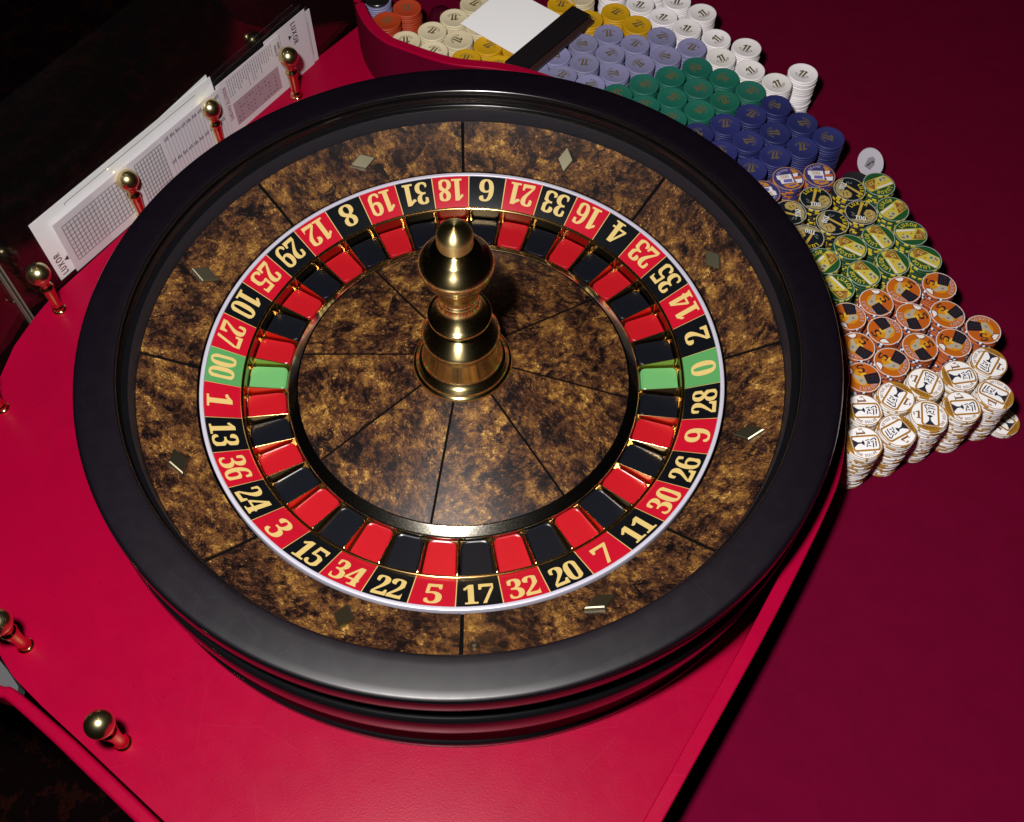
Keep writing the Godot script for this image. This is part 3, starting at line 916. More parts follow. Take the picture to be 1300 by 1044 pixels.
func cards() -> void:
	var black := Color(0.02, 0.02, 0.025)
	var rect := func(b: Buf, x: float, y: float, w: float, h: float, c: Color, z := 0.00045) -> void:
		flat(b, rect2(x, y, w, h), z, c)
	var grid := func(b: Buf, x0: float, y0: float, x1: float, y1: float, nx: int, ny: int) -> void:
		for i in nx + 1: rect.call(b, lerpf(x0, x1, float(i) / nx) - 0.0004, y0, 0.0008, y1 - y0, black)
		for i in ny + 1: rect.call(b, x0 - 0.0003, lerpf(y0, y1, float(i) / ny) - 0.0004, x1 - x0 + 0.0006, 0.0008, black, 0.00052)
	var luxor := func(b: Buf, x: float, y: float, turn: float) -> void:
		var xf := Transform3D(Basis(Vector3(0, 0, 1), turn), Vector3(x, y, 0.00045))
		write(b, "LUXOR", sans, 0.0088, xf, black, 0.78, 0.20)
		flat(b, PackedVector2Array([Vector2(-0.0030, -0.0078), Vector2(0.0045, -0.0078), Vector2(0.0008, -0.0014)]), 0.0, black, xf)
	card("long white card behind the gridded cards, its left end showing", 0.0, 0.300, 0.096, -0.0040, 0.03, func(b, w, h):
		luxor.call(b, 0.0145, 0.021, PI / 2)
		rect.call(b, 0.05, 0.088, 0.22, 0.0007, black)
		rect.call(b, 0.05, 0.085, 0.0007, 0.0035, black))
	card("narrow white slip leaning at the top of the long card", 0.20, 0.303, 0.094, -0.0052, 0.03, func(b, w, h): pass, 0.07)
	card("wide score card with an empty grid, leftmost of the two gridded cards", 0.021, 0.150, 0.082, 0.0016, 0.0, func(b, w, h):
		grid.call(b, 0.009, 0.013, w - 0.006, 0.071, 20, 9))
	card("score card with an empty grid, right of the wide gridded one", 0.137, 0.205, 0.082, 0.0030, 0.0, func(b, w, h):
		grid.call(b, 0.010, 0.010, w - 0.004, 0.073, 11, 10))
	card("striped score card with rows of tiny marks", 0.192, 0.302, 0.0835, 0.0044, 0.0, func(b, w, h):
		for i in 19: rect.call(b, 0.006 + i * 0.0054, 0.004, 0.0016, 0.074, Color(0.46, 0.43, 0.50))
		for row in [0.072, 0.035]:
			for i in 40:
				if i % 4 != 3: rect.call(b, 0.006 + i * 0.0025, row, 0.0015, 0.0035 + 0.001 * (i % 3), Color(0.10, 0.09, 0.11), 0.0006)
		for i in 30: rect.call(b, 0.008 + i * 0.0033, 0.006, 0.0016, 0.0018, Color(0.15, 0.14, 0.16), 0.0006))
	card("payoff card with a shaded table under lines of small type", 0.296, 0.418, 0.087, 0.0030, 0.0, func(b, w, h):
		var xf := Transform3D(Basis(Vector3(0, 0, 1), -PI / 2), Vector3(0.009, 0.050, 0.00045))
		write(b, "ROULETTE PAYOFFS", sans, 0.0060, xf, Color(0.20, 0.03, 0.05), 0.66, 0.10)
		rect.call(b, 0.019, 0.009, 0.089, 0.036, Color(0.36, 0.24, 0.29))
		var r := RandomNumberGenerator.new()
		r.seed = 5
		for i in 13:
			for j in 5:
				if r.randf() < 0.72: rect.call(b, 0.023 + i * 0.0062, 0.013 + j * 0.0062, 0.0032 * r.randf_range(0.5, 1.0), 0.0018, Color(0.13, 0.06, 0.09), 0.0006)
		for i in 22:
			var len_ := r.randf_range(0.012, 0.033)
			var y := 0.083
			while y > 0.083 - len_:
				var s := r.randf_range(0.002, 0.006)
				rect.call(b, 0.019 + i * 0.0040, maxf(y - s, 0.048), 0.0011, minf(s, y - 0.048), Color(0.17, 0.15, 0.18))
				y -= s + 0.0009
		write(b, "ROULETTE", sans, 0.0042, Transform3D(Basis(Vector3(0, 0, 1), -PI / 2), Vector3(0.109, 0.068, 0.00045)), black, 0.62, 0.08)
		write(b, "ODDS", sans, 0.0042, Transform3D(Basis(Vector3(0, 0, 1), -PI / 2), Vector3(0.1155, 0.072, 0.00045)), black, 0.8, 0.08))
	card("white card at the chip end of the row behind the last post", 0.392, 0.474, 0.090, 0.0005, 0.0, func(b, w, h):
		luxor.call(b, 0.052, 0.068, -PI / 2))
	card("pale card behind the last one, only its right edge showing", 0.410, 0.485, 0.083, -0.0012, 0.0, func(b, w, h):
		rect.call(b, 0.0665, 0.012, 0.0010, 0.055, Color(0.30, 0.26, 0.30)))

# ---------------------------------------------------------------- chips
func chip_mesh(base: Color, spots: Color, pattern: String, detail := true) -> ArrayMesh:
	var b := Buf.new()
	var segs := 48 if detail else 24
	var cols := []
	for k in 48:
		var c := base
		if pattern == "dashes" and (k % 8) in [0, 1, 2]: c = spots if (k % 8) != 1 else Color(0.8, 0.8, 0.8)
		if pattern == "blocks" and (k % 12) in [0, 1, 3, 4]: c = spots
		if pattern == "bars" and (k % 16) in [0, 1, 2, 3, 8]: c = spots
		cols.append(c)
	var R := CHIP_R
	var e := CHIP_H / 2
	lathe(b, P([0.0, -e, R - 0.0006, -e, R - 0.0001, -e + 0.0004, R, -e + 0.0007, R, e - 0.0007, R - 0.0001, e - 0.0004, R - 0.0006, e]), segs, 0, TAU, 60, cols)
	# face: a raised edge and a shallow recess
	lathe(b, P([R - 0.0006, e, R - 0.0030, e, R - 0.0034, e - 0.00018, 0.0, e - 0.00018]), segs, 0, TAU, 30, [base])
	return b.mesh()

# x to the picture's right, y away, lying on a chip's face; unit = chip radius
func face_xf() -> Transform3D:
	return Transform3D(Basis(Vector3(CHIP_R, 0, 0), Vector3(0, 0, -CHIP_R), Vector3(0, 1, 0)), Vector3(0, CHIP_H / 2, 0))

func inlay_base(b: Buf, edge: Color, face: Color) -> Transform3D:
	var xf := face_xf()
	flat(b, disc(0.97, 48), 0.00006, edge, xf)
	flat(b, disc(0.925, 48), 0.00012, face, xf)
	return xf

func at_z(xf: Transform3D, z: float) -> Transform3D:
	return xf * Transform3D(Basis(), Vector3(0, 0, z))

func pv(l: Array) -> PackedVector2Array:
	var p := PackedVector2Array()
	for i in range(0, l.size(), 2): p.append(Vector2(l[i], l[i + 1]))
	return p

func print_roulette() -> ArrayMesh:
	var b := Buf.new()
	var xf := face_xf()
	var z := at_z(xf, -0.00008)
	write_arc(b, "ROULETTE", sans, 0.17, 0.36, PI / 2, z, Color.WHITE, true, 0.9, 0.18)
	z = z * Transform3D(Basis(Vector3(0, 0, 1), PI), Vector3.ZERO)
	for k in 2:
		var x := -0.14 + 0.22 * k
		flat(b, pv([x - 0.05, -0.34, x + 0.07, -0.34, x + 0.15, 0.20, x + 0.07, 0.27, x + 0.02, 0.20]), 0.0, Color.WHITE, z)
	flat(b, pv([-0.30, 0.10, -0.22, 0.04, -0.02, 0.24, -0.10, 0.28]), 0.0, Color.WHITE, at_z(z, 0.00002))
	flat(b, pv([0.02, 0.16, 0.26, 0.18, 0.24, 0.28, 0.04, 0.26]), 0.0, Color.WHITE, at_z(z, 0.00002))
	return b.mesh()

func print_dollar() -> ArrayMesh:
	var b := Buf.new()
	var gold := Color(0.36, 0.165, 0.018)
	var brown := Color(0.20, 0.075, 0.025)
	var navy := Color(0.02, 0.025, 0.04)
	var white := Color(0.88, 0.87, 0.88)
	var xf := inlay_base(b, gold, white)
	# gold segment on the left with the house name
	var seg := PackedVector2Array()
	for i in 17:
		var a := lerpf(PI - 0.82, PI + 0.82, i / 16.0)
		seg.append(Vector2(cos(a), sin(a)) * 0.93)
	flat(b, seg, 0.00018, gold, xf)
	write_arc(b, "LUXOR", sans, 0.15, 0.70, PI, at_z(xf, 0.00024), Color(0.10, 0.06, 0.03), true, 0.95, 0.3)
	# cartouche
	var frame := pv([-0.62, -0.46, -0.54, -0.53, 0.72, -0.53, 0.81, -0.42, 0.86, -0.2, 0.86, 0.2, 0.81, 0.34, 0.72, 0.43, -0.54, 0.43, -0.62, 0.36])
	flat(b, frame, 0.00019, gold, xf)
	var inner := pv([-0.54, -0.38, -0.48, -0.425, 0.67, -0.425, 0.735, -0.35, 0.77, -0.18, 0.77, 0.18, 0.735, 0.26, 0.67, 0.325, -0.48, 0.325, -0.54, 0.29])
	flat(b, inner, 0.00025, white, xf)
	for q in [pv([-0.52, -0.24, -0.32, -0.07, -0.14, -0.05, -0.14, 0.0, -0.32, 0.02, -0.52, 0.18]), pv([-0.13, -0.03, -0.01, -0.16, 0.03, -0.03, -0.01, 0.10]), pv([0.10, -0.26, 0.14, -0.28, 0.18, -0.10, 0.14, -0.09]), pv([0.21, -0.23, 0.33, -0.26, 0.34, -0.22, 0.22, -0.19]), pv([0.13, 0.08, 0.30, 0.13, 0.30, 0.17, 0.13, 0.12]), pv([0.22, -0.10, 0.30, -0.10, 0.31, -0.03, 0.23, -0.04]), pv([0.20, -0.02, 0.30, 0.0, 0.28, 0.05, 0.20, 0.03]), pv([0.42, -0.32, 0.48, -0.28, 0.52, -0.04, 0.47, -0.06]), pv([0.38, 0.08, 0.58, 0.19, 0.56, 0.23, 0.38, 0.13]), pv([0.58, -0.28, 0.63, -0.24, 0.68, 0.0, 0.62, 0.01]), pv([0.64, 0.09, 0.70, 0.10, 0.66, 0.24, 0.61, 0.22]), pv([0.40, -0.02, 0.54, 0.03, 0.53, 0.06, 0.40, 0.02])]:
		var mid := Vector2.ZERO
		for v in q: mid += v / q.size()
		var bold := PackedVector2Array()
		for v in q: bold.append(mid + (v - mid) * 1.28)
		flat(b, bold, 0.00031, navy, xf)
	var side := Transform3D(Basis(Vector3(0, 0, 1), -PI / 2), Vector3(-0.04, 0.70, 0.00020))
	# the figure 1 lies on its side, the currency sign above it
	write(b, "1", serif, 0.50, xf * Transform3D(Basis(Vector3(0, 0, 1), -PI / 2), Vector3(-0.26, 0.57, 0.00020)), brown, 1.0)
	write(b, "$", sans, 0.20, xf * Transform3D(Basis(Vector3(0, 0, 1), -PI / 2), Vector3(-0.10, 0.80, 0.00020)), brown, 0.9)
	write_arc(b, "ONE DOLLAR", sans, 0.17, 0.86, -PI / 2, at_z(xf, 0.00020), brown, false, 0.75, 0.14)
	return b.mesh()

func print_five() -> ArrayMesh:
	var b := Buf.new()
	var orange := Color(0.46, 0.115, 0.008)
	var xf := inlay_base(b, Color(0.62, 0.60, 0.60), orange)
	var ink := Color(0.012, 0.014, 0.02)
	flat(b, disc(0.55, 30), 0.00017, Color(0.58, 0.24, 0.015), xf)
	flat(b, pv([-0.05, 0.10, 0.15, 0.78, 0.55, 0.68, 0.85, 0.20, 0.3, 0.0]), 0.00022, Color(0.46, 0.10, 0.012), xf)
	flat(b, pv([-0.14, -0.06, -0.02, 0.32, 0.24, 0.24, 0.16, -0.02]), 0.00026, Color(0.66, 0.40, 0.04), xf)
	# dark panel with fine bands
	flat(b, pv([0.06, 0.14, 0.88, 0.26, 0.88, -0.30, 0.74, -0.48, 0.14, -0.46]), 0.00031, ink, xf)
	for i in 4:
		flat(b, pv([0.16, -0.02 - i * 0.11, 0.80, 0.06 - i * 0.11, 0.80, 0.075 - i * 0.11, 0.16, -0.005 - i * 0.11]), 0.00035, [Color(0.16, 0.02, 0.02), Color(0.02, 0.06, 0.05)][i % 2], xf)
	# pale carved block
	flat(b, pv([-0.52, 0.30, -0.18, 0.06, 0.06, -0.02, 0.12, -0.36, -0.06, -0.52, -0.22, -0.44, -0.34, -0.14, -0.52, 0.06]), 0.00036, Color(0.40, 0.35, 0.27), xf)
	flat(b, pv([-0.24, -0.14, -0.10, -0.16, -0.06, -0.28, -0.20, -0.28]), 0.00040, Color(0.20, 0.18, 0.17), xf)
	# white corner with a brown edge
	flat(b, pv([-0.86, 0.14, -0.50, 0.20, -0.38, 0.42, -0.48, 0.66, -0.62, 0.64]), 0.00032, Color(0.20, 0.05, 0.03), xf)
	flat(b, pv([-0.84, 0.20, -0.56, 0.26, -0.46, 0.42, -0.52, 0.62, -0.64, 0.60]), 0.00038, Color(0.75, 0.74, 0.73), xf)
	write(b, "5", serif, 0.54, xf * Transform3D(Basis(Vector3(0, 0, 1), 0.05), Vector3(0.04, 0.28, 0.00040)), ink, 1.15)
	write(b, "$", sans, 0.16, xf * Transform3D(Basis(), Vector3(-0.20, 0.60, 0.00040)), ink, 0.9)
	write_arc(b, "LUXOR", sans, 0.22, 0.84, -PI / 2 + 0.25, at_z(xf, 0.00030), Color(0.40, 0.36, 0.42), false, 1.0, 0.26)
	return b.mesh()

func print_quarter() -> ArrayMesh:
	var b := Buf.new()
	var green := Color(0.016, 0.080, 0.024)
	var xf := inlay_base(b, Color(0.30, 0.38, 0.33), green)
	var yellow := Color(0.56, 0.45, 0.06)
	var panel := pv([-0.86, 0.24, -0.80, 0.34, 0.80, 0.34, 0.86, 0.24, 0.88, -0.05, 0.80, -0.38, 0.66, -0.52, -0.66, -0.52, -0.80, -0.36, -0.88, -0.05])
	flat(b, panel, 0.00018, yellow, xf)
	flat(b, pv([-0.84, 0.16, 0.30, 0.16, 0.30, 0.29, -0.80, 0.29]), 0.00023, Color(0.66, 0.63, 0.62), xf)
	flat(b, pv([0.0, -0.46, 0.52, 0.30, 0.86, -0.10, 0.66, -0.50]), 0.00028, Color(0.24, 0.10, 0.025), xf)
	flat(b, pv([0.52, 0.30, 0.86, -0.10, 0.78, -0.34, 0.60, -0.2]), 0.00031, Color(0.34, 0.17, 0.04), xf)
	flat(b, pv([-0.72, -0.46, -0.60, -0.12, -0.30, -0.06, -0.06, -0.30, -0.12, -0.48]), 0.00026, Color(0.50, 0.46, 0.22), xf)
	for q in [pv([-0.66, -0.36, -0.50, -0.22, -0.42, -0.40]), pv([-0.36, -0.20, -0.22, -0.14, -0.20, -0.34, -0.34, -0.36]), pv([-0.56, -0.10, -0.46, -0.04, -0.42, -0.16])]:
		flat(b, q, 0.00032, Color(0.10, 0.13, 0.12), xf)
	flat(b, pv([-0.70, -0.28, -0.62, -0.20, -0.58, -0.32]), 0.00034, Color(0.40, 0.05, 0.02), xf)
	flat(b, pv([-0.06, -0.06, 0.04, 0.04, 0.08, -0.08]), 0.00034, Color(0.30, 0.06, 0.02), xf)
	write(b, "25", serif, 0.26, xf * Transform3D(Basis(), Vector3(0.42, -0.36, 0.00036)), Color(0.62, 0.55, 0.12), 0.9)
	write_arc(b, "LUXOR", sans, 0.27, 0.55, PI / 2, at_z(xf, 0.00024), yellow, true, 0.85, 0.22)
	return b.mesh()

func print_hundred() -> ArrayMesh:
	var b := Buf.new()
	var xf := inlay_base(b, Color(0.42, 0.42, 0.38), Color(0.010, 0.012, 0.018))
	var gold := Color(0.40, 0.29, 0.09)
	flat(b, pv([-0.74, -0.50, -0.2, -0.55, 0.78, -0.44, 0.5, -0.74, 0.0, -0.88, -0.5, -0.74]), 0.00018, Color(0.34, 0.28, 0.14), xf)
	# obelisk
	flat(b, pv([-0.36, -0.40, -0.20, -0.34, 0.22, 0.62, 0.18, 0.80, 0.04, 0.64]), 0.00022, Color(0.52, 0.34, 0.08), xf)
	# carved stone blocks
	flat(b, pv([0.12, -0.10, 0.34, 0.22, 0.62, 0.22, 0.84, 0.02, 0.84, -0.34, 0.60, -0.54, 0.26, -0.44]), 0.00024, gold, xf)
	flat(b, pv([0.30, -0.10, 0.62, 0.04, 0.60, -0.02, 0.32, -0.16]), 0.00029, Color(0.10, 0.07, 0.02), xf)
	flat(b, pv([0.38, -0.30, 0.70, -0.18, 0.70, -0.24, 0.40, -0.36]), 0.00029, Color(0.12, 0.08, 0.02), xf)
	flat(b, pv([0.56, 0.18, 0.60, 0.18, 0.66, -0.44, 0.61, -0.46]), 0.00029, Color(0.55, 0.45, 0.2), xf)
	for i in 5:
		flat(b, rect2(-0.62 + 0.06 * (i % 3), 0.0 - i * 0.07, 0.12, 0.03), 0.00022, Color(0.25, 0.25, 0.25), xf)
	write(b, "100", serif, 0.34, xf * Transform3D(Basis(Vector3(0, 0, 1), -0.22), Vector3(-0.16, -0.60, 0.00034)), Color(0.78, 0.78, 0.76), 0.85, 0.10)
	write_arc(b, "LUXOR", sans, 0.25, 0.62, PI / 2 + 0.1, at_z(xf, 0.00026), Color(0.66, 0.50, 0.02), true, 0.95, 0.28)
	return b.mesh()

func print_five_hundred() -> ArrayMesh:
	var b := Buf.new()
	var xf := inlay_base(b, Color(0.50, 0.26, 0.10), Color(0.05, 0.04, 0.15))
	var white := Color(0.72, 0.70, 0.74)
	flat(b, pv([-0.72, 0.28, 0.22, 0.36, 0.30, -0.36, -0.50, -0.44, -0.56, -0.12, -0.70, -0.02]), 0.00018, white, xf)
	flat(b, pv([-0.34, -0.08, 0.20, -0.04, 0.20, -0.32, -0.34, -0.34]), 0.00023, Color(0.16, 0.13, 0.40), xf)
	flat(b, pv([-0.44, -0.52, 0.44, -0.36, 0.56, -0.62, 0.1, -0.84, -0.3, -0.74]), 0.00021, Color(0.50, 0.22, 0.03), xf)
	flat(b, pv([-0.1, -0.56, 0.34, -0.48, 0.36, -0.58, -0.06, -0.68]), 0.00026, Color(0.10, 0.08, 0.28), xf)
	flat(b, pv([0.26, 0.80, 0.56, 0.66, 0.74, 0.36, 0.40, 0.34]), 0.00021, Color(0.52, 0.20, 0.02), xf)
	flat(b, pv([0.34, 0.36, 0.66, 0.40, 0.60, 0.10, 0.36, 0.08]), 0.00026, white, xf)
	flat(b, pv([0.30, 0.10, 0.80, 0.16, 0.84, -0.02, 0.32, -0.12]), 0.00029, Color(0.48, 0.12, 0.03), xf)
	flat(b, pv([0.34, -0.14, 0.84, -0.06, 0.78, -0.40, 0.48, -0.44]), 0.00026, white, xf)
	write(b, "500", serif, 0.28, xf * Transform3D(Basis(Vector3(0, 0, 1), 0.05), Vector3(-0.22, 0.0, 0.00030)), Color(0.36, 0.22, 0.07), 0.9, 0.08)
	write_arc(b, "GRAND", sans, 0.18, 0.62, PI / 2 + 0.45, at_z(xf, 0.00026), Color(0.34, 0.30, 0.50), true, 0.9, 0.24)
	return b.mesh()

const TH := ["topmost", "second", "third", "fourth", "fifth", "sixth", "seventh", "eighth", "ninth", "tenth", "eleventh", "twelfth", "thirteenth", "fourteenth", "fifteenth", "sixteenth", "seventeenth", "eighteenth", "nineteenth", "twentieth"]

func ordinal(i: int) -> String:
	return "first" if i == 0 else TH[i]

var all_stacks := []

func chips() -> void:
	var kinds := [
		["white_chip", "white roulette chip", Color(0.88, 0.84, 0.87), Color.WHITE, "", [0.2767, -0.5888, 0.3284, -0.5921, 0.3044, -0.5609, 0.3592, -0.5638, 0.3333, -0.534, 0.369, -0.5106, 0.4054, -0.4886, 0.3682, -0.4711, 0.4012, -0.4454, 0.4319, -0.4177, 0.4699, -0.434, 0.2430, -0.6155, 0.2990, -0.6220], []],
		["yellow_chip", "yellow roulette chip", Color(0.62, 0.34, 0.008), Color.WHITE, "", [0.2399, -0.5748, 0.2667, -0.5459, 0.2025, -0.5622, 0.0299, -0.4949, 0.0611, -0.5188, 0.072, -0.479, 0.0989, -0.5077, 0.1677, -0.5963], []],
		["cream_chip", "cream roulette chip", Color(0.70, 0.61, 0.41), Color.WHITE, "", [-0.0473, -0.5374, -0.0116, -0.5541, 0.0197, -0.5781, -0.0116, -0.5129, 0.022, -0.5335, 0.0533, -0.5575, 0.047, -0.6065, 0.0857, -0.6139, 0.1965, -0.6110], []],
		["red_chip", "orange-red roulette chip", Color(0.42, 0.045, 0.012), Color.WHITE, "", [-0.0741, -0.5795, -0.0442, -0.6051], []],
		["lavender_chip", "lavender roulette chip", Color(0.235, 0.23, 0.41), Color.WHITE, "", [0.2257, -0.5304, 0.1888, -0.5143, 0.2583, -0.5074, 0.2961, -0.5197, 0.3329, -0.4946, 0.2224, -0.4911, 0.2962, -0.4803, 0.2588, -0.468, 0.1865, -0.4749, 0.1509, -0.492, 0.2229, -0.4517, 0.1539, -0.4527, 0.1882, -0.4332, 0.1184, -0.4697, -0.0855, -0.6240], []],
		["green_chip", "green roulette chip", Color(0.012, 0.125, 0.088), Color.WHITE, "", [0.3322, -0.4552, 0.2954, -0.4409, 0.258, -0.4286, 0.222, -0.4124, 0.3641, -0.432, 0.3281, -0.4161, 0.2914, -0.4017, 0.254, -0.3893, 0.3942, -0.4064, 0.3582, -0.3904, 0.3218, -0.3751, 0.2844, -0.3629], []],
		["navy_chip", "navy blue roulette chip", Color(0.021, 0.025, 0.130), Color.WHITE, "", [0.4222, -0.3776, 0.3863, -0.3614, 0.3495, -0.3471, 0.3128, -0.333, 0.4476, -0.3428, 0.4108, -0.3289, 0.3736, -0.3159, 0.3371, -0.3009, 0.4754, -0.3142, 0.4389, -0.2993, 0.4012, -0.2878, 0.367, -0.2681], []],
		["purple_chip", "purple five hundred chip", Color(0.06, 0.045, 0.17), Color(0.50, 0.16, 0.02), "bars", [0.4081, -0.249, 0.3747, -0.2281, 0.4474, -0.2512], [0, 180, -10]],
		["black_chip", "black hundred chip", Color(0.012, 0.013, 0.018), Color(0.55, 0.40, 0.015), "blocks", [0.478, -0.2263, 0.4345, -0.2135, 0.4829, -0.1872, 0.4453, -0.1756, 0.3995, -0.1954, 0.4108, -0.1564], [-115, 0, -5, -110, 90, 165]],
		["pyramid_chip", "green twenty-five chip", Color(0.014, 0.065, 0.022), Color(0.55, 0.45, 0.02), "blocks", [0.5172, -0.2309, 0.5222, -0.1907, 0.5332, -0.1529, 0.4939, -0.1494, 0.5393, -0.1136, 0.5001, -0.1105, 0.4566, -0.1367, 0.4217, -0.1185, 0.4632, -0.0966, 0.4272, -0.0788], [200, 35, 0, 110, 140, 105, 140, 40, 120, -60]],
		["orange_chip", "orange five chip", Color(0.46, 0.095, 0.018), Color(0.03, 0.04, 0.12), "dashes", [0.5439, -0.0731, 0.502, -0.0711, 0.4661, -0.0551, 0.4307, -0.0377, 0.5404, -0.0329, 0.501, -0.0318, 0.4648, -0.0152, 0.4296, 0.0026, 0.5359, 0.0065, 0.496, 0.0087, 0.4609, 0.0266, 0.4246, 0.0419, 0.5728, -0.0092], [60, -55, -70, 85, 25, -90, 105, -50, 50, -75, 45, 0, 165]],
		["dollar_chip", "white one dollar chip", Color(0.80, 0.78, 0.77), Color(0.42, 0.22, 0.05), "bars", [0.5657, 0.0345, 0.5285, 0.0474, 0.4898, 0.0548, 0.4531, 0.0691, 0.416, 0.0824, 0.5589, 0.0745, 0.5206, 0.0866, 0.4824, 0.0961, 0.4439, 0.1101, 0.4054, 0.1215], [-130, 5, 55, -130, -3, 142, 0, 75, 205, 0]],
	]
	for k in kinds:
		for i in range(0, k[5].size(), 2): all_stacks.append(Vector2(k[5][i], k[5][i + 1]))
	var roulette := print_roulette()
	var prints := {"dollar_chip": print_dollar(), "orange_chip": print_five(), "pyramid_chip": print_quarter(), "black_chip": print_hundred(), "purple_chip": print_five_hundred()}
	for k in kinds:
		var name_: String = k[0]
		var bodies := []
		for v in [1.0, 0.93, 0.98, 0.88]: bodies.append(chip_mesh(k[2] * Color(v, v, lerpf(v, 1.0, -0.4), 1.0), k[3], k[4]))
		var body: Mesh = bodies[0]
		var pm: Mesh = prints.get(name_, roulette)
		var pmat: Material = M.inlay if prints.has(name_) else M.foil
		var spots := []
		for i in range(0, k[5].size(), 2): spots.append([Vector2(k[5][i], k[5][i + 1]), float(k[6][i / 2]) if i / 2 < k[6].size() else (180.0 + rng.randf_range(-40, 40) if name_ == "white_chip" else rng.randf_range(-100, 100))])
		# stacks are counted from the left of the picture
		spots.sort_custom(func(a, b): return a[0].x < b[0].x)
		var hidden := []
		var tops: Node3D = null
		var side: MeshInstance3D = null
		for s in spots.size():
			var p: Vector2 = spots[s][0]
			var seen := visible_chips(p)
			var lean := Vector2(rng.randf_range(-1, 1), rng.randf_range(-1, 1)) * 0.0007
			for i in 20:
				var y := TABLE + CHIP_H * (19.5 - i)
				var j := Vector2(rng.randf_range(-1, 1), rng.randf_range(-1, 1)) * 0.00045 + lean * (20 - i) / 20.0
				var at := Vector3(p.x + j.x, y, p.y + j.y)
				var turn := rng.randf_range(0, TAU)
				var from_left: String = ordinal(s)
				if i == 0:
					var o: Node3D
					if tops == null:
						o = thing(name_, "", "chip")
						part("chip_body", body, M.clay, o)
						var pr := part("face_print", pm, pmat, o)
						tops = o
					else:
						o = tops.duplicate()
						o.name = numbered(name_)
						add_child(o)
					o.get_node("chip_body").mesh = bodies[rng.randi() % 4]
					o.position = at
					o.rotation = Vector3(rng.randf_range(-1, 1) * 0.012, deg_to_rad(spots[s][1]), rng.randf_range(-1, 1) * 0.012)
					tag(o, "topmost %s of the %s such stack from the left" % [k[1], from_left], "chip", k[1] + "s")
				elif i < seen:
					var o: MeshInstance3D
					if side == null:
						o = part(name_, body, M.clay, self)
						side = o
					else:
						o = side.duplicate()
						o.name = numbered(name_)
						add_child(o)
					o.mesh = bodies[rng.randi() % 4]
					o.position = at
					o.rotation.y = turn
					tag(o, "%s, %s down in the %s such stack from the left" % [k[1], ordinal(i), from_left], "chip", k[1] + "s")
				else:
					hidden.append(Transform3D(Basis(Vector3.UP, turn), at))
		var mm := MultiMesh.new()
		mm.transform_format = MultiMesh.TRANSFORM_3D
		mm.mesh = body
		mm.instance_count = hidden.size()
		for i in hidden.size(): mm.set_instance_transform(i, hidden[i])
		var mi := MultiMeshInstance3D.new()
		mi.name = numbered("lower_" + name_ + "s")
		mi.multimesh = mm
		mi.material_override = M.clay
		add_child(mi)
		tag(mi, "%ss low in the stacks, behind the stacks in front" % k[1], "chips", "", "stuff")

# how many chips of a stack the photograph can show: few where another stack stands right in front
func visible_chips(p: Vector2) -> int:
	var to := (Vector2(0, 0.62) - p).normalized()
	var most := 20
	for q in all_stacks:
		var d: Vector2 = q - p
		if d.length() < 0.001: continue
		var along := d.dot(to)
		var across := absf(d.cross(to))
		if along > 0.0 and along < 0.075 and across < 0.022:
			most = mini(most, 3 if along < 0.05 else 7)
	if p.length() < 0.475: most = mini(most, 4 if p.y < 0.05 else 20)
	return most

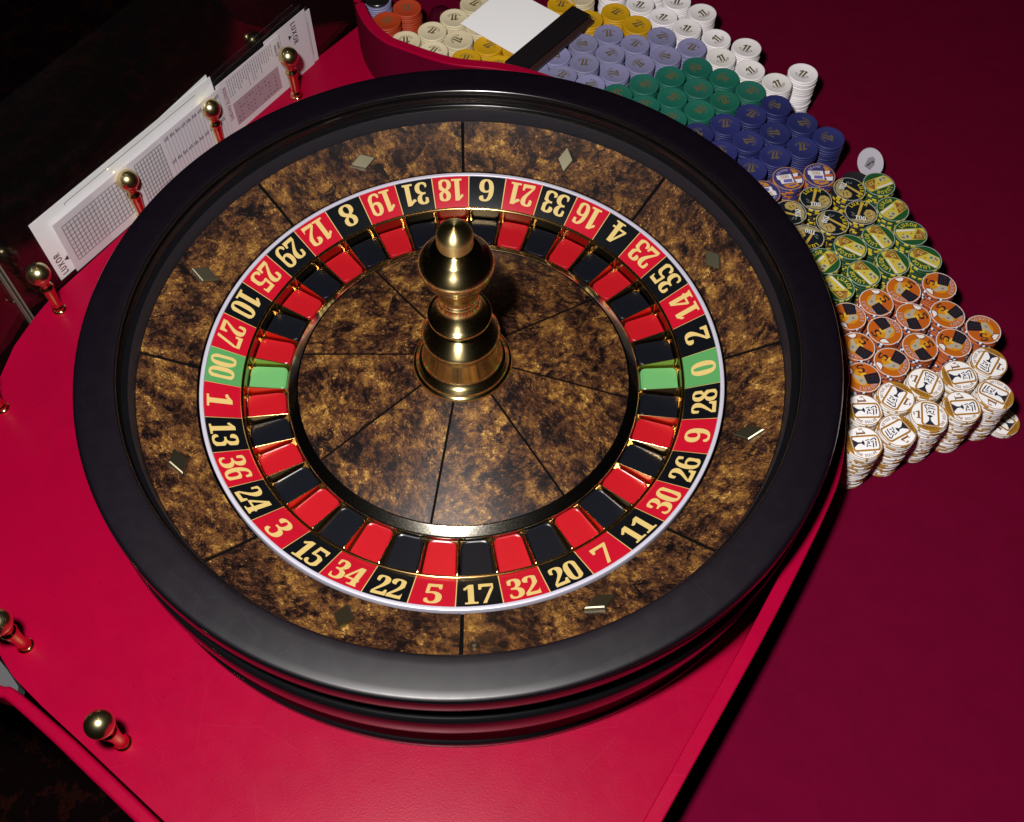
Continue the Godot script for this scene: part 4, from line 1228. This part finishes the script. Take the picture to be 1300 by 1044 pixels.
func odds_and_ends() -> void:
	# short stack beside the dollar chips
	var body := chip_mesh(Color(0.66, 0.64, 0.63), Color(0.42, 0.22, 0.05), "bars")
	for i in 2:
		var o := part("spare_chip", body, M.clay, self)
		o.position = Vector3(0.5905 + 0.001 * i, TABLE + CHIP_H * (0.5 + i), 0.0736)
		if i == 1:
			part("face_print", print_dollar(), M.inlay, o)
			o.rotation.y = 2.3
		tag(o, "%s of two loose white and gold chips on the felt right of the dollar stacks" % ["lower", "upper"][i], "chip", "two loose chips on the felt")
	# white card lying on the stacks
	var b := Buf.new()
	var a := Vector2(0.0966, -0.4944)
	b.box(Vector3(0.048, 0, 0.048), Vector3(0.097, 0.0006, 0.097))
	var c := tag(part("blank_card", b.mesh(), M.paper, self), "blank square white card lying on the cream and yellow stacks", "card") as Node3D
	c.position = Vector3(0.0966, -0.0095, -0.4944)
	var dx := Vector3(0.1632 - 0.0966, 0.004, -0.5632 + 0.4944).normalized()
	var dz := Vector3(0.042 - 0.0966, 0.002, -0.5722 + 0.4944).normalized()
	c.basis = Basis(dx, dz.cross(dx).normalized(), dz).orthonormalized()
	# black slab across the stacks
	var t := thing("black_slab", "black plastic slab lying across the yellow and lavender stacks", "plastic block", Vector3(0.0804, -0.0118, -0.4725))
	var ex := Vector3(0.1809 - 0.0804, 0, -0.5784 + 0.4725)
	var L := ex.length()
	ex = ex.normalized()
	t.basis = Basis(ex, Vector3.UP, ex.cross(Vector3.UP))
	b = Buf.new()
	slab(b, rect2(0, -0.030, L, 0.030), 0.006, 0.0115, 0.0008)
	part("top_plate", b.mesh(), M.black_plastic, t)
	b = Buf.new()
	slab(b, rect2(0.002, -0.0375, L - 0.002, 0.0365), 0.0, 0.0058, 0.0008)
	part("lower_plate", b.mesh(), M.brown_plastic, t)
	# clear wine-red win marker among the cream chips
	t = thing("win_marker", "dark wine-red glossy dome among the cream and red stacks", "marker", Vector3(0.001, TABLE, -0.6115))
	part("base", lathed(P([0.0178, 0.0, 0.0182, 0.003, 0.0182, 0.034, 0.0176, 0.042, 0.0160, 0.048, 0.0130, 0.053, 0.0085, 0.0565, 0.0, 0.058]), 48, 60), M.wine, t)
	part("band", lathed(P([0.0182, 0.0215, 0.0188, 0.0222, 0.0188, 0.0258, 0.0182, 0.0265]), 48, 60), M.wine, t)
	# black button on the lavender stack at the top
	var bb := Buf.new()
	lathe(bb, P([0.0168, 0.0, 0.0172, 0.001, 0.0172, 0.003, 0.0165, 0.0038, 0.0, 0.0038]), 40)
	var bt := tag(part("black_button", bb.mesh(), M.black_plastic, self), "black round button lying on the lavender stack beside the red chips", "button") as Node3D
	bt.position = Vector3(-0.0855, -0.0118, -0.6240)
	# white marker disc leaning on a little black and red chip
	t = thing("white_marker", "white disc with a grey emblem leaning upright on the felt behind the green chips", "marker", Vector3(0.5417, TABLE + 0.0188, -0.3129))
	var up := Vector3(-0.83, 0.27, 0.49).normalized()
	var zx := Vector3.UP.cross(up).normalized()
	t.basis = Basis(zx, up, zx.cross(up))
	b = Buf.new()
	lathe(b, P([0.0, -0.001, 0.0188, -0.001, 0.0195, 0.0, 0.0188, 0.0012, 0.0, 0.0013]), 48)
	part("disc", b.mesh(), mat(Color(0.50, 0.48, 0.55), 0.5), t)
	b = Buf.new()
	var xf := Transform3D(Basis(Vector3(CHIP_R, 0, 0), Vector3(0, 0, -CHIP_R), Vector3(0, 1, 0)), Vector3(0, 0.0014, 0))
	flat(b, pv([-0.22, -0.42, 0.26, -0.38, 0.36, 0.10, 0.20, 0.46, -0.04, 0.50, -0.28, 0.22]), 0.0, Color(0.24, 0.23, 0.25), xf)
	flat(b, pv([-0.12, -0.30, 0.0, -0.26, 0.10, 0.10, -0.02, 0.06]), 0.00006, Color(0.04, 0.04, 0.05), xf)
	flat(b, pv([0.02, 0.20, 0.22, 0.34, 0.24, 0.14, 0.10, 0.08]), 0.00006, Color(0.07, 0.07, 0.08), xf)
	part("emblem", b.mesh(), M.ink, t)
	var dk := chip_mesh(Color(0.010, 0.010, 0.012), Color(0.50, 0.02, 0.04), "bars")
	for i in 3:
		var o := part("dark_chip", dk, M.clay, self)
		o.position = Vector3(0.5185 + 0.0006 * i, TABLE + CHIP_H * (0.5 + i), -0.2890)
		o.rotation.y = 0.8 + 0.3 * i
		tag(o, "%s black chip with red edge spots in the short pile by the white disc" % ["lowest", "middle", "topmost"][i], "chip", "short pile of black chips")
